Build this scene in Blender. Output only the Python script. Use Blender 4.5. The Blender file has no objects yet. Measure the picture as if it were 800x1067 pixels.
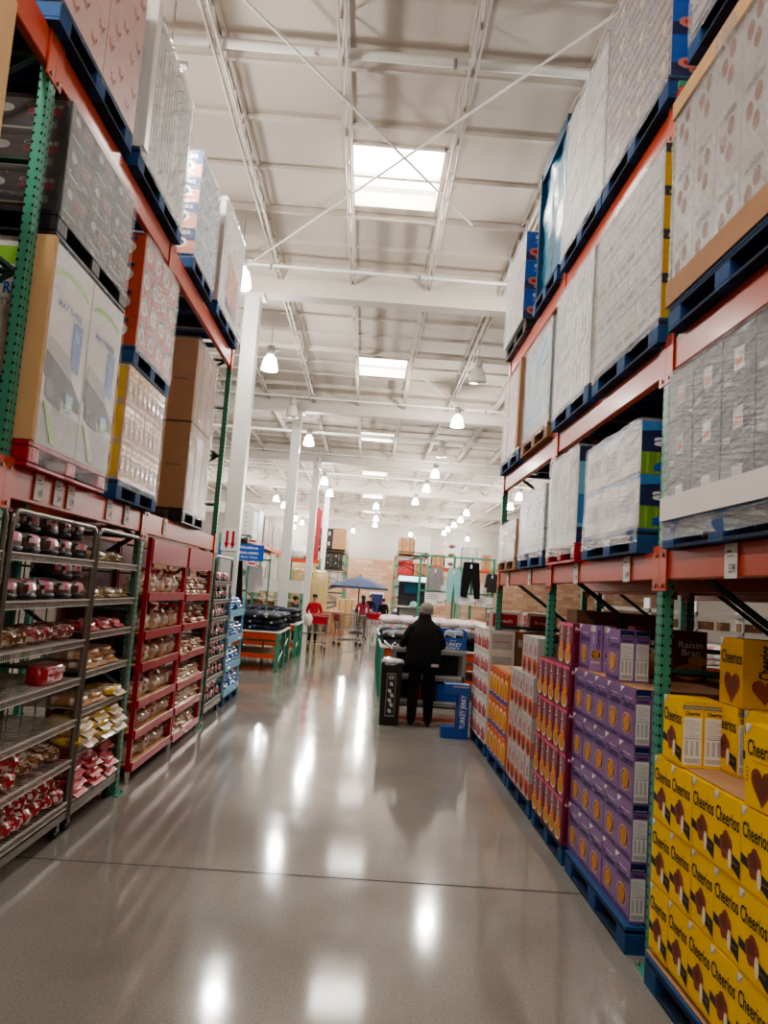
import bpy, math, random
from mathutils import Vector, Matrix, noise
random.seed(7)
PI = math.pi
C = bpy.context.scene.collection
H = 1.8
# ------------------------------------------------------------------ materials
MATS = {}
def mat(name, col, rough=.6, metal=0., spec=.5, var=.08, scale=6., bump=0., coat=0., emit=0., stretch=None, alpha=1.):
    if name in MATS: return MATS[name]
    m = bpy.data.materials.new(name); m.use_nodes = True
    nt = m.node_tree; N = nt.nodes; L = nt.links
    b = N['Principled BSDF']
    b.inputs['Roughness'].default_value = rough; b.inputs['Metallic'].default_value = metal
    b.inputs['Specular IOR Level'].default_value = spec; b.inputs['Coat Weight'].default_value = coat
    b.inputs['Coat Roughness'].default_value = .12
    col = tuple(col) + (1,)
    if emit:
        b.inputs['Emission Color'].default_value = col; b.inputs['Emission Strength'].default_value = emit
    tc = N.new('ShaderNodeTexCoord'); mp = N.new('ShaderNodeMapping'); L.new(tc.outputs['Object'], mp.inputs[0])
    if stretch: mp.inputs['Scale'].default_value = stretch
    nz = N.new('ShaderNodeTexNoise'); nz.inputs['Scale'].default_value = scale; nz.inputs['Detail'].default_value = 4
    L.new(mp.outputs[0], nz.inputs['Vector'])
    mx = N.new('ShaderNodeMix'); mx.data_type = 'RGBA'
    L.new(nz.outputs['Fac'], mx.inputs['Factor'])
    mx.inputs['A'].default_value = tuple(max(0, c * (1 - var * 1.6)) for c in col[:3]) + (1,)
    mx.inputs['B'].default_value = tuple(min(1, c * (1 + var * 1.6)) for c in col[:3]) + (1,)
    L.new(mx.outputs['Result'], b.inputs['Base Color'])
    if bump:
        bp = N.new('ShaderNodeBump'); bp.inputs['Strength'].default_value = bump; bp.inputs['Distance'].default_value = .02
        L.new(nz.outputs['Fac'], bp.inputs['Height']); L.new(bp.outputs[0], b.inputs['Normal'])
    if alpha < 1: b.inputs['Alpha'].default_value = alpha
    MATS[name] = m
    return m
def s(r, g, b):            # sRGB 0-255 to linear
    f = lambda c: c / 12.92 if c <= .04045 else ((c + .055) / 1.055) ** 2.4
    return (f(r / 255), f(g / 255), f(b / 255))
def film(name, col=(.9, .9, .9), haze=.35, scale=5, stretch=(1, 2.5, 1), rot=(.6, 0, 0), gl=.12, bump=.55):
    """stretch wrap: see-through film with milky streaks and crumpled gloss"""
    m = bpy.data.materials.new(name); m.use_nodes = True
    nt = m.node_tree; N = nt.nodes; L = nt.links
    for n in list(N): N.remove(n)
    out = N.new('ShaderNodeOutputMaterial')
    tc = N.new('ShaderNodeTexCoord')
    def streak(sc, rt, st, det):
        m0 = N.new('ShaderNodeMapping'); m0.inputs['Rotation'].default_value = (0, rt[0], 0); L.new(tc.outputs['Object'], m0.inputs[0])
        mp = N.new('ShaderNodeMapping'); mp.inputs['Scale'].default_value = (st[1], st[1], st[2])
        L.new(m0.outputs[0], mp.inputs[0])
        n = N.new('ShaderNodeTexNoise'); n.inputs['Scale'].default_value = sc; n.inputs['Detail'].default_value = det
        n.inputs['Distortion'].default_value = .4
        L.new(mp.outputs[0], n.inputs['Vector']); return n
    n1 = streak(scale, rot, (1, .35, 3.2), 6)
    n2 = streak(scale * 3.2, (-rot[0] * .6, 0, 0), (1, .25, 2.5), 5)
    add = N.new('ShaderNodeMath'); add.operation = 'ADD'; L.new(n1.outputs['Fac'], add.inputs[0]); L.new(n2.outputs['Fac'], add.inputs[1])
    bp = N.new('ShaderNodeBump'); bp.inputs['Strength'].default_value = bump; bp.inputs['Distance'].default_value = .03
    L.new(add.outputs[0], bp.inputs['Height'])
    tr = N.new('ShaderNodeBsdfTransparent'); tr.inputs[0].default_value = (.96, .96, .96, 1)
    df = N.new('ShaderNodeBsdfDiffuse'); df.inputs[0].default_value = col + (1,); L.new(bp.outputs[0], df.inputs['Normal'])
    gs = N.new('ShaderNodeBsdfGlossy'); gs.inputs['Roughness'].default_value = .14; gs.inputs[0].default_value = (1, 1, 1, 1)
    L.new(bp.outputs[0], gs.inputs['Normal'])
    rp = N.new('ShaderNodeValToRGB'); rp.color_ramp.elements[0].position = .42; rp.color_ramp.elements[1].position = .75
    rp.color_ramp.elements[0].color = (haze * .35,) * 3 + (1,); rp.color_ramp.elements[1].color = (min(1, haze * 1.7),) * 3 + (1,)
    L.new(n1.outputs['Fac'], rp.inputs[0])
    m1 = N.new('ShaderNodeMixShader'); L.new(rp.outputs[0], m1.inputs[0]); L.new(tr.outputs[0], m1.inputs[1]); L.new(df.outputs[0], m1.inputs[2])
    m2 = N.new('ShaderNodeMixShader'); m2.inputs[0].default_value = gl
    L.new(m1.outputs[0], m2.inputs[1]); L.new(gs.outputs[0], m2.inputs[2]); L.new(m2.outputs[0], out.inputs[0])
    return m

M = {}
def dm(k, rgb, **kw): M[k] = mat(k, s(*rgb), **kw)
dm('orange', (200, 74, 34), rough=.36, coat=.12, var=.06, scale=3)
dm('green', (74, 148, 122), rough=.42, var=.08, scale=4)
dm('hole', (8, 20, 16), rough=.9)
dm('dark_green', (36, 66, 58), rough=.5)
dm('blue_wood', (24, 72, 122), rough=.75, var=.25, scale=9)
dm('blue_wood_d', (14, 40, 70), rough=.8, var=.2, scale=9)
dm('black_plastic', (30, 31, 33), rough=.45)
dm('grey_plastic', (84, 86, 88), rough=.5)
dm('red_plastic', (168, 24, 40), rough=.5)
dm('wood', (150, 118, 84), rough=.8, var=.2)
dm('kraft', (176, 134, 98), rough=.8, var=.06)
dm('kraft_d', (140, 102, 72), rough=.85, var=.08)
dm('kraft_l', (205, 168, 122), rough=.8, var=.05)
dm('tape', (120, 92, 108), rough=.4)
dm('white', (226, 222, 216), rough=.5, var=.03)
dm('paper', (232, 229, 224), rough=.6, var=.03)
dm('white_b', (186, 181, 176), rough=.55, var=.05)
dm('black', (18, 18, 20), rough=.5)
dm('near_black', (40, 40, 42), rough=.5)
dm('grey', (140, 138, 134), rough=.55)
dm('lgrey', (188, 186, 182), rough=.55)
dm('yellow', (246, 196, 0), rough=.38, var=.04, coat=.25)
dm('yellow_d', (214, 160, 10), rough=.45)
dm('purple', (138, 100, 154), rough=.38, var=.05, coat=.25)
dm('purple_d', (88, 50, 120), rough=.4)
dm('purple_l', (178, 140, 196), rough=.4)
dm('magenta', (134, 44, 72), rough=.4, coat=.2)
dm('maroon', (110, 22, 44), rough=.45)
dm('navy', (26, 40, 92), rough=.45)
dm('red', (196, 28, 38), rough=.4)
dm('red_rack', (176, 20, 44), rough=.35, coat=.2, var=.03)
dm('brown', (112, 58, 30), rough=.6)
dm('brown_r', (140, 68, 54), rough=.6, var=.3, scale=40)
dm('cereal', (205, 140, 62), rough=.6, var=.3, scale=60)
dm('orange_p', (232, 124, 44), rough=.45, var=.1)
dm('orange_r', (214, 78, 34), rough=.45, var=.1)
dm('cream', (238, 222, 184), rough=.5)
dm('tan', (214, 178, 130), rough=.55)
dm('silver', (196, 200, 204), rough=.25, metal=.6)
dm('pink', (226, 92, 130), rough=.45)
dm('pink_l', (232, 190, 180), rough=.5)
dm('salmon', (206, 132, 108), rough=.55)
dm('blue', (28, 96, 190), rough=.4, var=.05)
dm('blue_m', (44, 90, 168), rough=.4, var=.08)
dm('blue_l', (132, 196, 224), rough=.45)
dm('sky', (70, 140, 205), rough=.4)
dm('lime', (142, 200, 70), rough=.45)
dm('grass', (120, 160, 50), rough=.5)
dm('teal', (20, 120, 158), rough=.3, coat=.4, bump=.6, scale=7, var=.4, stretch=(1, .5, 2))
dm('teal_d', (16, 70, 104), rough=.4)
dm('steel', (142, 138, 130), rough=.32, metal=.85, var=.05)
dm('steel_l', (208, 203, 194), rough=.35, metal=.35)
dm('rubber', (22, 22, 22), rough=.8)
dm('bread', (196, 150, 104), rough=.28, var=.12, coat=.5, scale=14, bump=.35)
dm('bread_d', (132, 88, 62), rough=.28, var=.2, coat=.5, scale=14, bump=.35)
dm('bread_r', (150, 84, 76), rough=.26, var=.25, coat=.6, scale=16, bump=.4)
dm('bag_red', (186, 30, 46), rough=.24, var=.1, coat=.6, scale=14, bump=.4)
dm('bag_white', (226, 216, 206), rough=.26, var=.08, coat=.5, scale=14, bump=.4)
dm('bag_beige', (214, 196, 160), rough=.26, var=.1, coat=.5, scale=16, bump=.45)
dm('bag_olive', (156, 136, 92), rough=.26, var=.2, coat=.5, scale=16, bump=.45)
dm('bag_pink', (226, 120, 126), rough=.26, var=.1, coat=.5, scale=16, bump=.4)
dm('bag_yellow', (244, 200, 40), rough=.26, var=.1, coat=.5, scale=16, bump=.4)
dm('bag_blue', (40, 104, 196), rough=.24, var=.25, coat=.6, scale=10, bump=.5)
dm('cake', (58, 38, 34), rough=.3, var=.4, coat=.5, scale=30, bump=.3)
dm('choc', (96, 62, 52), rough=.3, var=.3, coat=.5, scale=30, bump=.3)
dm('lid', (206, 204, 204), rough=.15, var=.2, coat=.8, scale=30)
dm('cloth_navy', (34, 40, 60), rough=.9, var=.3, scale=8, bump=.4)
dm('cloth_black', (13, 13, 16), rough=.95, var=.3, scale=12, bump=.25)
dm('cloth_coat', (9, 9, 11), rough=.95, var=.3, scale=12, bump=.25)
dm('cloth_grey', (150, 148, 146), rough=.9, var=.1, bump=.3)
dm('cloth_white', (228, 222, 220), rough=.9, var=.04, bump=.3)
dm('cloth_pink', (226, 160, 170), rough=.9, var=.1, bump=.3)
dm('cloth_blue', (60, 84, 140), rough=.9, var=.2, bump=.3)
dm('cloth_mint', (150, 206, 204), rough=.9, var=.06, bump=.3)
dm('cloth_maroon', (150, 44, 72), rough=.9, var=.1, bump=.3)
dm('cloth_red', (178, 36, 48), rough=.9, var=.1, bump=.3)
dm('cloth_taupe', (98, 88, 86), rough=.9, var=.1, bump=.3)
dm('knit', (152, 146, 140), rough=.95, var=.25, scale=60, bump=.8)
dm('skin', (196, 140, 112), rough=.5, var=.05)
dm('skin_d', (150, 100, 78), rough=.5, var=.05)
dm('hair', (30, 22, 20), rough=.5, var=.3, scale=40)
dm('glove', (222, 216, 204), rough=.6, var=.05)
dm('plastic_gold', (206, 186, 132), rough=.2, var=.15, coat=.6, bump=.5, scale=8)
dm('sign_white', (240, 240, 240), rough=.5, var=.01)
dm('screen', (206, 240, 246), rough=.3, emit=1.2)
dm('screen_d', (30, 70, 90), rough=.2, emit=.1)
dm('umb', (64, 76, 106), rough=.8)
dm('sail', (158, 42, 50), rough=.7)
dm('paint_white', (226, 224, 218), rough=.35, var=.02)
dm('beam_white', (206, 198, 188), rough=.6, var=.03)
dm('lampgrey', (176, 172, 166), rough=.4)
dm('unlit', (214, 206, 200), rough=.15, coat=.6, var=.04)
M['glow'] = mat('lamp_glow', (1, .97, .92), emit=9)
M['glow2'] = mat('skylight_glow', (1, .98, .95), emit=5)
F_CLEAR = film('film_clear', haze=.04, gl=.075, scale=6)
F_CRUMP = film('film_crumpled', haze=.14, gl=.2, bump=1.3, scale=7, rot=(.9, 0, 0))
F_MILK = film('film_milky', col=(.8, .8, .79), haze=.26, gl=.24, scale=8, rot=(.25, 0, 0), bump=1.0)
F_HEAVY = film('film_heavy', col=(.8, .79, .77), haze=.34, gl=.28, scale=7, bump=1.0)
F_DARK = film('film_over_dark', col=(.6, .6, .6), haze=.07, gl=.2, bump=1.2, scale=7, rot=(.3, 0, 0))
F_R = film('film_steep', col=(.78, .77, .75), haze=.22, gl=.26, rot=(-.9, 0, 0), scale=7, bump=1.0)
F_END = film('film_end', haze=.03, gl=.05, scale=4)

# ------------------------------------------------------------------ mesh builder
_txt = {}
def text_geo(body, bold=.012):
    k = (body, bold)
    if k not in _txt:
        cu = bpy.data.curves.new('t', 'FONT'); cu.body = body; cu.size = 1; cu.resolution_u = 2; cu.offset = bold
        cu.align_x = 'CENTER'; cu.align_y = 'CENTER'
        o = bpy.data.objects.new('t', cu); C.objects.link(o)
        dg = bpy.context.evaluated_depsgraph_get(); me = o.evaluated_get(dg).to_mesh()
        vs = [(v.co.x, v.co.y) for v in me.vertices]; fs = [tuple(p.vertices) for p in me.polygons]
        o.evaluated_get(dg).to_mesh_clear()
        bpy.data.objects.remove(o); bpy.data.curves.remove(cu)
        xs = [v[0] for v in vs]; ys = [v[1] for v in vs]
        cx, cy = (min(xs) + max(xs)) / 2, (min(ys) + max(ys)) / 2
        w, h = max(xs) - min(xs), max(ys) - min(ys)
        _txt[k] = ([((x - cx) / w, (y - cy) / h) for x, y in vs], fs)
    return _txt[k]
class MB:
    def __init__(s_): s_.v = []; s_.f = []; s_.mi = []; s_.sm = []; s_.mats = []
    def m(s_, k):
        k = M[k] if isinstance(k, str) else k
        if k not in s_.mats: s_.mats.append(k)
        return s_.mats.index(k)
    def add(s_, vs, fs, k, smooth=False):
        o = len(s_.v); s_.v += [tuple(v) for v in vs]; i = s_.m(k)
        for f in fs: s_.f.append(tuple(a + o for a in f)); s_.mi.append(i); s_.sm.append(smooth)
    def box(s_, x0, x1, y0, y1, z0, z1, k, top=None, mtx=None):
        vs = [Vector(p) for p in ((x0,y0,z0),(x1,y0,z0),(x1,y1,z0),(x0,y1,z0),(x0,y0,z1),(x1,y0,z1),(x1,y1,z1),(x0,y1,z1))]
        if mtx: vs = [mtx @ v for v in vs]
        s_.add(vs, [(0,3,2,1),(0,1,5,4),(1,2,6,5),(2,3,7,6),(3,0,4,7)], k)
        s_.add(vs[4:], [(0,1,2,3)], top or k)
    def bevbox(s_, x0, x1, y0, y1, z0, z1, k, b=.005):
        # chamfered box
        vs = []; 
        for z, i in ((z0, b), (z0 + b, 0), (z1 - b, 0), (z1, b)):
            X0, X1, Y0, Y1 = x0 + i, x1 - i, y0 + i, y1 - i
            vs += [(X0 + b, Y0, z), (X1 - b, Y0, z), (X1, Y0 + b, z), (X1, Y1 - b, z), (X1 - b, Y1, z), (X0 + b, Y1, z), (X0, Y1 - b, z), (X0, Y0 + b, z)]
        fs = [tuple(range(7, -1, -1)), tuple(range(24, 32))]
        for r in range(3):
            for j in range(8): fs.append((r*8 + j, r*8 + (j+1) % 8, r*8 + 8 + (j+1) % 8, r*8 + 8 + j))
        s_.add(vs, fs, k)
    def quad(s_, p, k): s_.add(p, [tuple(range(len(p)))], k)
    def tube(s_, p0, p1, r, k, n=8, r1=None, caps=True):
        p0, p1 = Vector(p0), Vector(p1); d = p1 - p0
        if d.length < 1e-6: return
        q = d.to_track_quat('Z', 'Y'); r1 = r if r1 is None else r1
        vs = []
        for p, rr in ((p0, r), (p1, r1)):
            for i in range(n): a = 2 * PI * i / n; vs.append(p + q @ Vector((rr * math.cos(a), rr * math.sin(a), 0)))
        s_.add(vs, [(i, (i+1) % n, n + (i+1) % n, n + i) for i in range(n)], k, n > 5)
        if caps: s_.add(vs, [tuple(range(n-1, -1, -1)), tuple(range(n, 2*n))], k)
    def path(s_, pts, r, k, n=8):
        for a, b in zip(pts, pts[1:]): s_.tube(a, b, r, k, n)
    def lathe(s_, prof, k, c=(0,0,0), n=20, smooth=True):
        vs = []
        for r, z in prof:
            for i in range(n): a = 2*PI*i/n; vs.append((c[0] + r*math.cos(a), c[1] + r*math.sin(a), c[2] + z))
        fs = []
        for j in range(len(prof)-1):
            for i in range(n): fs.append((j*n+i, j*n+(i+1)%n, (j+1)*n+(i+1)%n, (j+1)*n+i))
        s_.add(vs, fs, k, smooth)
    def prism(s_, pts, axis, a, b, k):   # 2-D outline extruded along an axis ('x','y','z')
        n = len(pts)
        def P(p, t): return {'x': (t, p[0], p[1]), 'y': (p[0], t, p[1]), 'z': (p[0], p[1], t)}[axis]
        vs = [P(p, a) for p in pts] + [P(p, b) for p in pts]
        s_.add(vs, [tuple(range(n)), tuple(range(2*n-1, n-1, -1))] + [(i, (i+1)%n, n+(i+1)%n, n+i) for i in range(n)], k)
    def blob(s_, c, r, k, pw=2.6, nu=14, nv=8, amp=.08, seed=0, fn=None):
        """soft rounded bag or cloth lump; fn(u, v, p) may pick another material for a face"""
        vs = []; fs = []
        def sp(x, p): return math.copysign(abs(x) ** (2 / p), x)
        for j in range(nv + 1):
            th = -PI/2 + PI * j / nv
            for i in range(nu):
                ph = 2*PI*i/nu
                x = sp(math.cos(th), pw) * sp(math.cos(ph), pw); y = sp(math.cos(th), pw) * sp(math.sin(ph), pw); z = sp(math.sin(th), pw)
                d = 1 + amp * noise.noise(Vector((x*2.3 + seed*7.1, y*2.3 + seed*3.3, z*2.3))) * 2
                vs.append((c[0] + r[0]*x*d, c[1] + r[1]*y*d, c[2] + r[2]*z*(d if z > 0 else 1)))
        by = {}
        for j in range(nv):
            for i in range(nu):
                f = (j*nu+i, j*nu+(i+1)%nu, (j+1)*nu+(i+1)%nu, (j+1)*nu+i)
                kk = k
                if fn:
                    p = [sum(vs[a][q] for a in f)/4 - c[q] for q in range(3)]
                    kk = fn(p[0]/r[0], p[1]/r[1], p[2]/r[2]) or k
                by.setdefault(kk, []).append(f)
        for kk, ff in by.items(): s_.add(vs, ff, kk, True)
    def build(s_, name, parent=None, loc=None, rz=0):
        me = bpy.data.meshes.new(name); me.from_pydata(s_.v, [], s_.f)
        for k in s_.mats: me.materials.append(k)
        me.polygons.foreach_set('material_index', s_.mi); me.polygons.foreach_set('use_smooth', s_.sm); me.update()
        o = bpy.data.objects.new(name, me); C.objects.link(o)
        if parent: o.parent = parent
        if loc: o.location = loc
        o.rotation_euler.z = rz
        return o
class Fc:
    """flat artwork on one face: u to the right, v up, sizes as fractions of the face"""
    def __init__(s_, mb, o, u, v, n, w, h): s_.mb, s_.o, s_.u, s_.v, s_.n, s_.w, s_.h = mb, Vector(o), Vector(u), Vector(v), Vector(n), w, h; s_.c = 0
    def P(s_, a, b, l): return s_.o + s_.u * (a * s_.w) + s_.v * (b * s_.h) + s_.n * (l * .0009 + s_.c * .00003)
    def poly(s_, pts, k, l=1): s_.c += 1; s_.mb.add([s_.P(a, b, l) for a, b in pts], [tuple(range(len(pts)))], k)
    def rect(s_, a, b, c, d, k, l=1): s_.poly([(a,b),(c,b),(c,d),(a,d)], k, l)
    def ell(s_, a, b, ra, rb, k, l=1, n=16): s_.poly([(a + ra*math.cos(2*PI*i/n), b + rb*math.sin(2*PI*i/n)) for i in range(n)], k, l)
    def heart(s_, a, b, r, k, l=1):
        pts = []
        for i in range(26):
            t = 2*PI*i/26; pts.append((a + r/s_.w*math.sin(t)**3, b + r/s_.h*(.85*math.cos(t) - .33*math.cos(2*t) - .13*math.cos(3*t) - .05*math.cos(4*t)) + 0))
        s_.poly(pts[::-1], k, l)
    def text(s_, body, a, b, w, h, k, l=2, vert=False, bold=.012):
        vs, fs = text_geo(body, bold); s_.c += 1
        if vert: q = [(a - y*w, b + x*h) for x, y in vs]
        else: q = [(a + x*w, b + y*h) for x, y in vs]
        s_.mb.add([s_.P(x, y, l) for x, y in q], fs, k)
def carton_mb(w, d, h, base, front=None, side=None, top=None, sx=True):
    mb = MB(); mb.box(-w/2, w/2, 0, d, 0, h, base, top=top)
    if front: front(Fc(mb, (-w/2, 0, 0), (1,0,0), (0,0,1), (0,-1,0), w, h))
    if side:
        side(Fc(mb, (w/2, 0, 0), (0,1,0), (0,0,1), (1,0,0), d, h))
        side(Fc(mb, (-w/2, d, 0), (0,-1,0), (0,0,1), (-1,0,0), d, h))
    return mb
# ------------------------------------------------------------------ tagging
def tag(o, label=None, cat=None, group=None, kind=None):
    if label: o['label'] = label
    if cat: o['category'] = cat
    if group: o['group'] = group
    if kind: o['kind'] = kind
    return o
def empty(name, loc, rz=0, label=None, cat=None, group=None):
    o = bpy.data.objects.new(name, None); C.objects.link(o); o.empty_display_size = .1
    o.location = loc; o.rotation_euler.z = rz
    return tag(o, label, cat, group)
KIDS = {}
def kids(o):
    return [c for c in bpy.data.objects if c.parent == o]
def copy_tree(src, parent=None):
    if src.name not in KIDS: KIDS[src.name] = kids(src)
    c = src.copy(); C.objects.link(c); c.parent = parent
    KIDS[c.name] = [copy_tree(ch, c) for ch in KIDS[src.name]]
    return c
def dup(src, loc, rz=None, label=None, group=None, tree=True):
    c = copy_tree(src) if tree else src.copy()
    if not tree: C.objects.link(c)
    c.location = loc
    if rz is not None: c.rotation_euler.z = rz
    if label: c['label'] = label
    if group: c['group'] = group
    return c
def struct(o): o['kind'] = 'structure'; return o
ORD = ['first','second','third','fourth','fifth','sixth','seventh','eighth','ninth','tenth','eleventh','twelfth','thirteenth','fourteenth','fifteenth','sixteenth','seventeenth','eighteenth','nineteenth','twentieth']
used = set()
class Kind:
    """first placement moves the prototype itself, later ones copy it"""
    def __init__(s_, o, cat, tree=False): s_.o = o; s_.cat = cat; s_.n = 0; s_.tree = tree
    def put(s_, loc, rz, label, group, tilt=None, sc=None):
        o = s_.o if s_.n == 0 else (copy_tree(s_.o) if s_.tree else s_.o.copy())
        if s_.n and not s_.tree: C.objects.link(o)
        s_.n += 1; o.location = loc; o.rotation_euler = (0, 0, rz)
        if tilt: o.rotation_euler = (tilt[0], tilt[1], rz)
        if sc: o.scale = sc
        return tag(o, label, s_.cat, group)
RZR, RZL = -PI/2, PI/2          # fronts facing the aisle from the right / from the left
# ------------------------------------------------------------------ camera
cd = bpy.data.cameras.new('camera'); cam = bpy.data.objects.new('camera', cd); C.objects.link(cam)
fpx = 790.0
d = Vector(((381 - 400) / fpx, -(615 - 533.5) / fpx, -1)).normalized()
r_ = math.radians(4.2); u = Vector((math.sin(r_), math.cos(r_), 0)); u = (u - u.dot(d) * d).normalized()
x = d.cross(u)
R = Matrix((x, d, u))          # world from camera
cam.matrix_world = Matrix.Translation((0, 0, H)) @ R.to_4x4()
cd.sensor_fit = 'VERTICAL'; cd.sensor_height = 36; cd.lens = 36 * fpx / 1067; cd.clip_end = 200
bpy.context.scene.camera = cam
# ------------------------------------------------------------------ building shell
XW, YN, YF, ZC = 24., -8., 60., 7.25
def floor_mat():
    m = bpy.data.materials.new('polished_concrete'); m.use_nodes = True; nt = m.node_tree; N = nt.nodes; L = nt.links; b = N['Principled BSDF']
    tc = N.new('ShaderNodeTexCoord')
    def nz(sc, det): 
        n = N.new('ShaderNodeTexNoise'); n.inputs['Scale'].default_value = sc; n.inputs['Detail'].default_value = det; L.new(tc.outputs['Object'], n.inputs['Vector']); return n
    a = nz(.55, 6); c = nz(70, 3); e = nz(4, 5)
    r = N.new('ShaderNodeValToRGB'); cr = r.color_ramp
    cr.elements[0].position = .3; cr.elements[0].color = s(128, 123, 115) + (1,); cr.elements[1].position = .72; cr.elements[1].color = s(160, 155, 146) + (1,)
    L.new(a.outputs['Fac'], r.inputs[0])
    mx = N.new('ShaderNodeMix'); mx.data_type = 'RGBA'; mx.blend_type = 'MULTIPLY'; mx.inputs['Factor'].default_value = .5
    r2 = N.new('ShaderNodeValToRGB'); r2.color_ramp.elements[0].position = .3; r2.color_ramp.elements[0].color = (.62, .6, .58, 1); r2.color_ramp.elements[1].position = .6
    L.new(c.outputs['Fac'], r2.inputs[0]); L.new(r.outputs[0], mx.inputs['A']); L.new(r2.outputs[0], mx.inputs['B'])
    L.new(mx.outputs['Result'], b.inputs['Base Color'])
    r3 = N.new('ShaderNodeMapRange'); r3.inputs['To Min'].default_value = .06; r3.inputs['To Max'].default_value = .13; L.new(e.outputs['Fac'], r3.inputs[0]); L.new(r3.outputs[0], b.inputs['Roughness'])
    bp = N.new('ShaderNodeBump'); bp.inputs['Strength'].default_value = .04; bp.inputs['Distance'].default_value = .01; L.new(e.outputs['Fac'], bp.inputs['Height']); L.new(bp.outputs[0], b.inputs['Normal'])
    b.inputs['Specular IOR Level'].default_value = .36
    return m
FM = floor_mat(); dm('joint', (62, 55, 48), rough=.8)
mb = MB(); mb.quad([(-XW, YN, 0), (XW, YN, 0), (XW, YF, 0), (-XW, YF, 0)], FM)
for y in [4.96 + 4.55 * i for i in range(-1, 12)]:
    mb.quad([(-XW, y - .007, .0012), (XW, y - .007, .0012), (XW, y + .007, .0012), (-XW, y + .007, .0012)], 'joint')
struct(mb.build('floor'))
def ceil_mat():
    m = mat('ceiling_insulation', s(208, 198, 187), rough=.75, var=.03, scale=.8, bump=.35)
    return m
mb = MB(); CM = ceil_mat()
sky = [(-.6, .6, y0, y0 + 1.5) for y0 in (.3, 8.8, 17.35, 25.8, 34.4, 42.9, 51.4)]
xs = [-XW, -.6, .6, XW]; ys = [YN] + [v for k in sky for v in (k[2], k[3])] + [YF]
for i in range(3):
    for j in range(len(ys) - 1):
        if i == 1 and j % 2 == 1: continue
        mb.quad([(xs[i], ys[j], ZC), (xs[i], ys[j+1], ZC), (xs[i+1], ys[j+1], ZC), (xs[i+1], ys[j], ZC)], CM)
struct(mb.build('ceiling'))
dm('wall_grey', (176, 170, 162), rough=.8, var=.04, scale=2)
def brick_mat():
    m = bpy.data.materials.new('split_face_block'); m.use_nodes = True; N = m.node_tree.nodes; L = m.node_tree.links
    tc = N.new('ShaderNodeTexCoord'); mp = N.new('ShaderNodeMapping'); mp.inputs['Rotation'].default_value = (PI/2, 0, 0); L.new(tc.outputs['Object'], mp.inputs[0])
    b = N.new('ShaderNodeTexBrick'); b.inputs['Color1'].default_value = s(168, 128, 104) + (1,); b.inputs['Color2'].default_value = s(198, 168, 144) + (1,)
    b.inputs['Mortar'].default_value = s(170, 140, 118) + (1,); b.inputs['Scale'].default_value = 1; b.inputs['Brick Width'].default_value = .8; b.inputs['Row Height'].default_value = .3; b.inputs['Mortar Size'].default_value = .03
    L.new(mp.outputs[0], b.inputs['Vector']); L.new(b.outputs[0], N['Principled BSDF'].inputs['Base Color']); N['Principled BSDF'].inputs['Roughness'].default_value = .85
    return m
BM = brick_mat()
mb = MB(); mb.quad([(-XW, YF, 4.3), (XW, YF, 4.3), (XW, YF, ZC), (-XW, YF, ZC)], 'wall_grey')
mb.quad([(-XW, YF, 0), (XW, YF, 0), (XW, YF, 4.3), (-XW, YF, 4.3)], BM); struct(mb.build('wall_back'))
mb = MB(); mb.quad([(-XW, YN, 0), (-XW, YF, 0), (-XW, YF, ZC), (-XW, YN, ZC)], 'wall_grey'); struct(mb.build('wall_left'))
mb = MB(); mb.quad([(XW, YF, 0), (XW, YN, 0), (XW, YN, ZC), (XW, YF, ZC)], 'wall_grey'); struct(mb.build('wall_right'))
mb = MB(); mb.quad([(XW, YN, 0), (-XW, YN, 0), (-XW, YN, ZC), (XW, YN, ZC)], 'wall_grey'); struct(mb.build('wall_front'))
# skylights: a framed translucent dome panel seen through the roof opening
for i, (x0, x1, y0, y1) in enumerate(sky):
    mb = MB()
    for a, b_, c_, d_ in ((x0-.03, x0+.02, y0-.03, y1+.03), (x1-.02, x1+.03, y0-.03, y1+.03), (x0, x1, y0-.03, y0+.02), (x0, x1, y1-.02, y1+.03)):
        mb.box(a, b_, c_, d_, ZC - .03, ZC + .3, 'beam_white')
    w = struct(mb.build('window_%d' % (i + 1)))
    mb = MB(); mb.quad([(x0, y0, ZC + .28), (x0, y1, ZC + .28), (x1, y1, ZC + .28), (x1, y0, ZC + .28)], 'glow2'); mb.build('pane', w)
    li = bpy.data.lights.new('skylight_light', 'AREA'); li.shape = 'RECTANGLE'; li.size = 1.1; li.size_y = 1.4; li.energy = 60; li.color = (1, .97, .93)
    lo = bpy.data.objects.new('skylight_light', li); C.objects.link(lo); lo.location = ((x0+x1)/2, (y0+y1)/2, ZC + .2)
# open-web joists along the hall
nj = 0
for jx in [-.6 - 1.24*i for i in range(8)][::-1] + [.68 + 1.24*i for i in range(8)]:
    nj += 1; mb = MB()
    for z in (ZC - .02, ZC - .3):
        for dx in (-.035, .035): mb.box(jx + dx - .012, jx + dx + .012, -2, 59, z - .02, z + .02, 'beam_white')
    y = -2.; up = True
    lim = 30
    while y < lim:
        mb.tube((jx, y, ZC - (.3 if up else .04)), (jx, y + .3, ZC - (.04 if up else .3)), .012, 'beam_white', 4, caps=False); y += .3; up = not up
    struct(mb.build('trim_%d' % nj))
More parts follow.
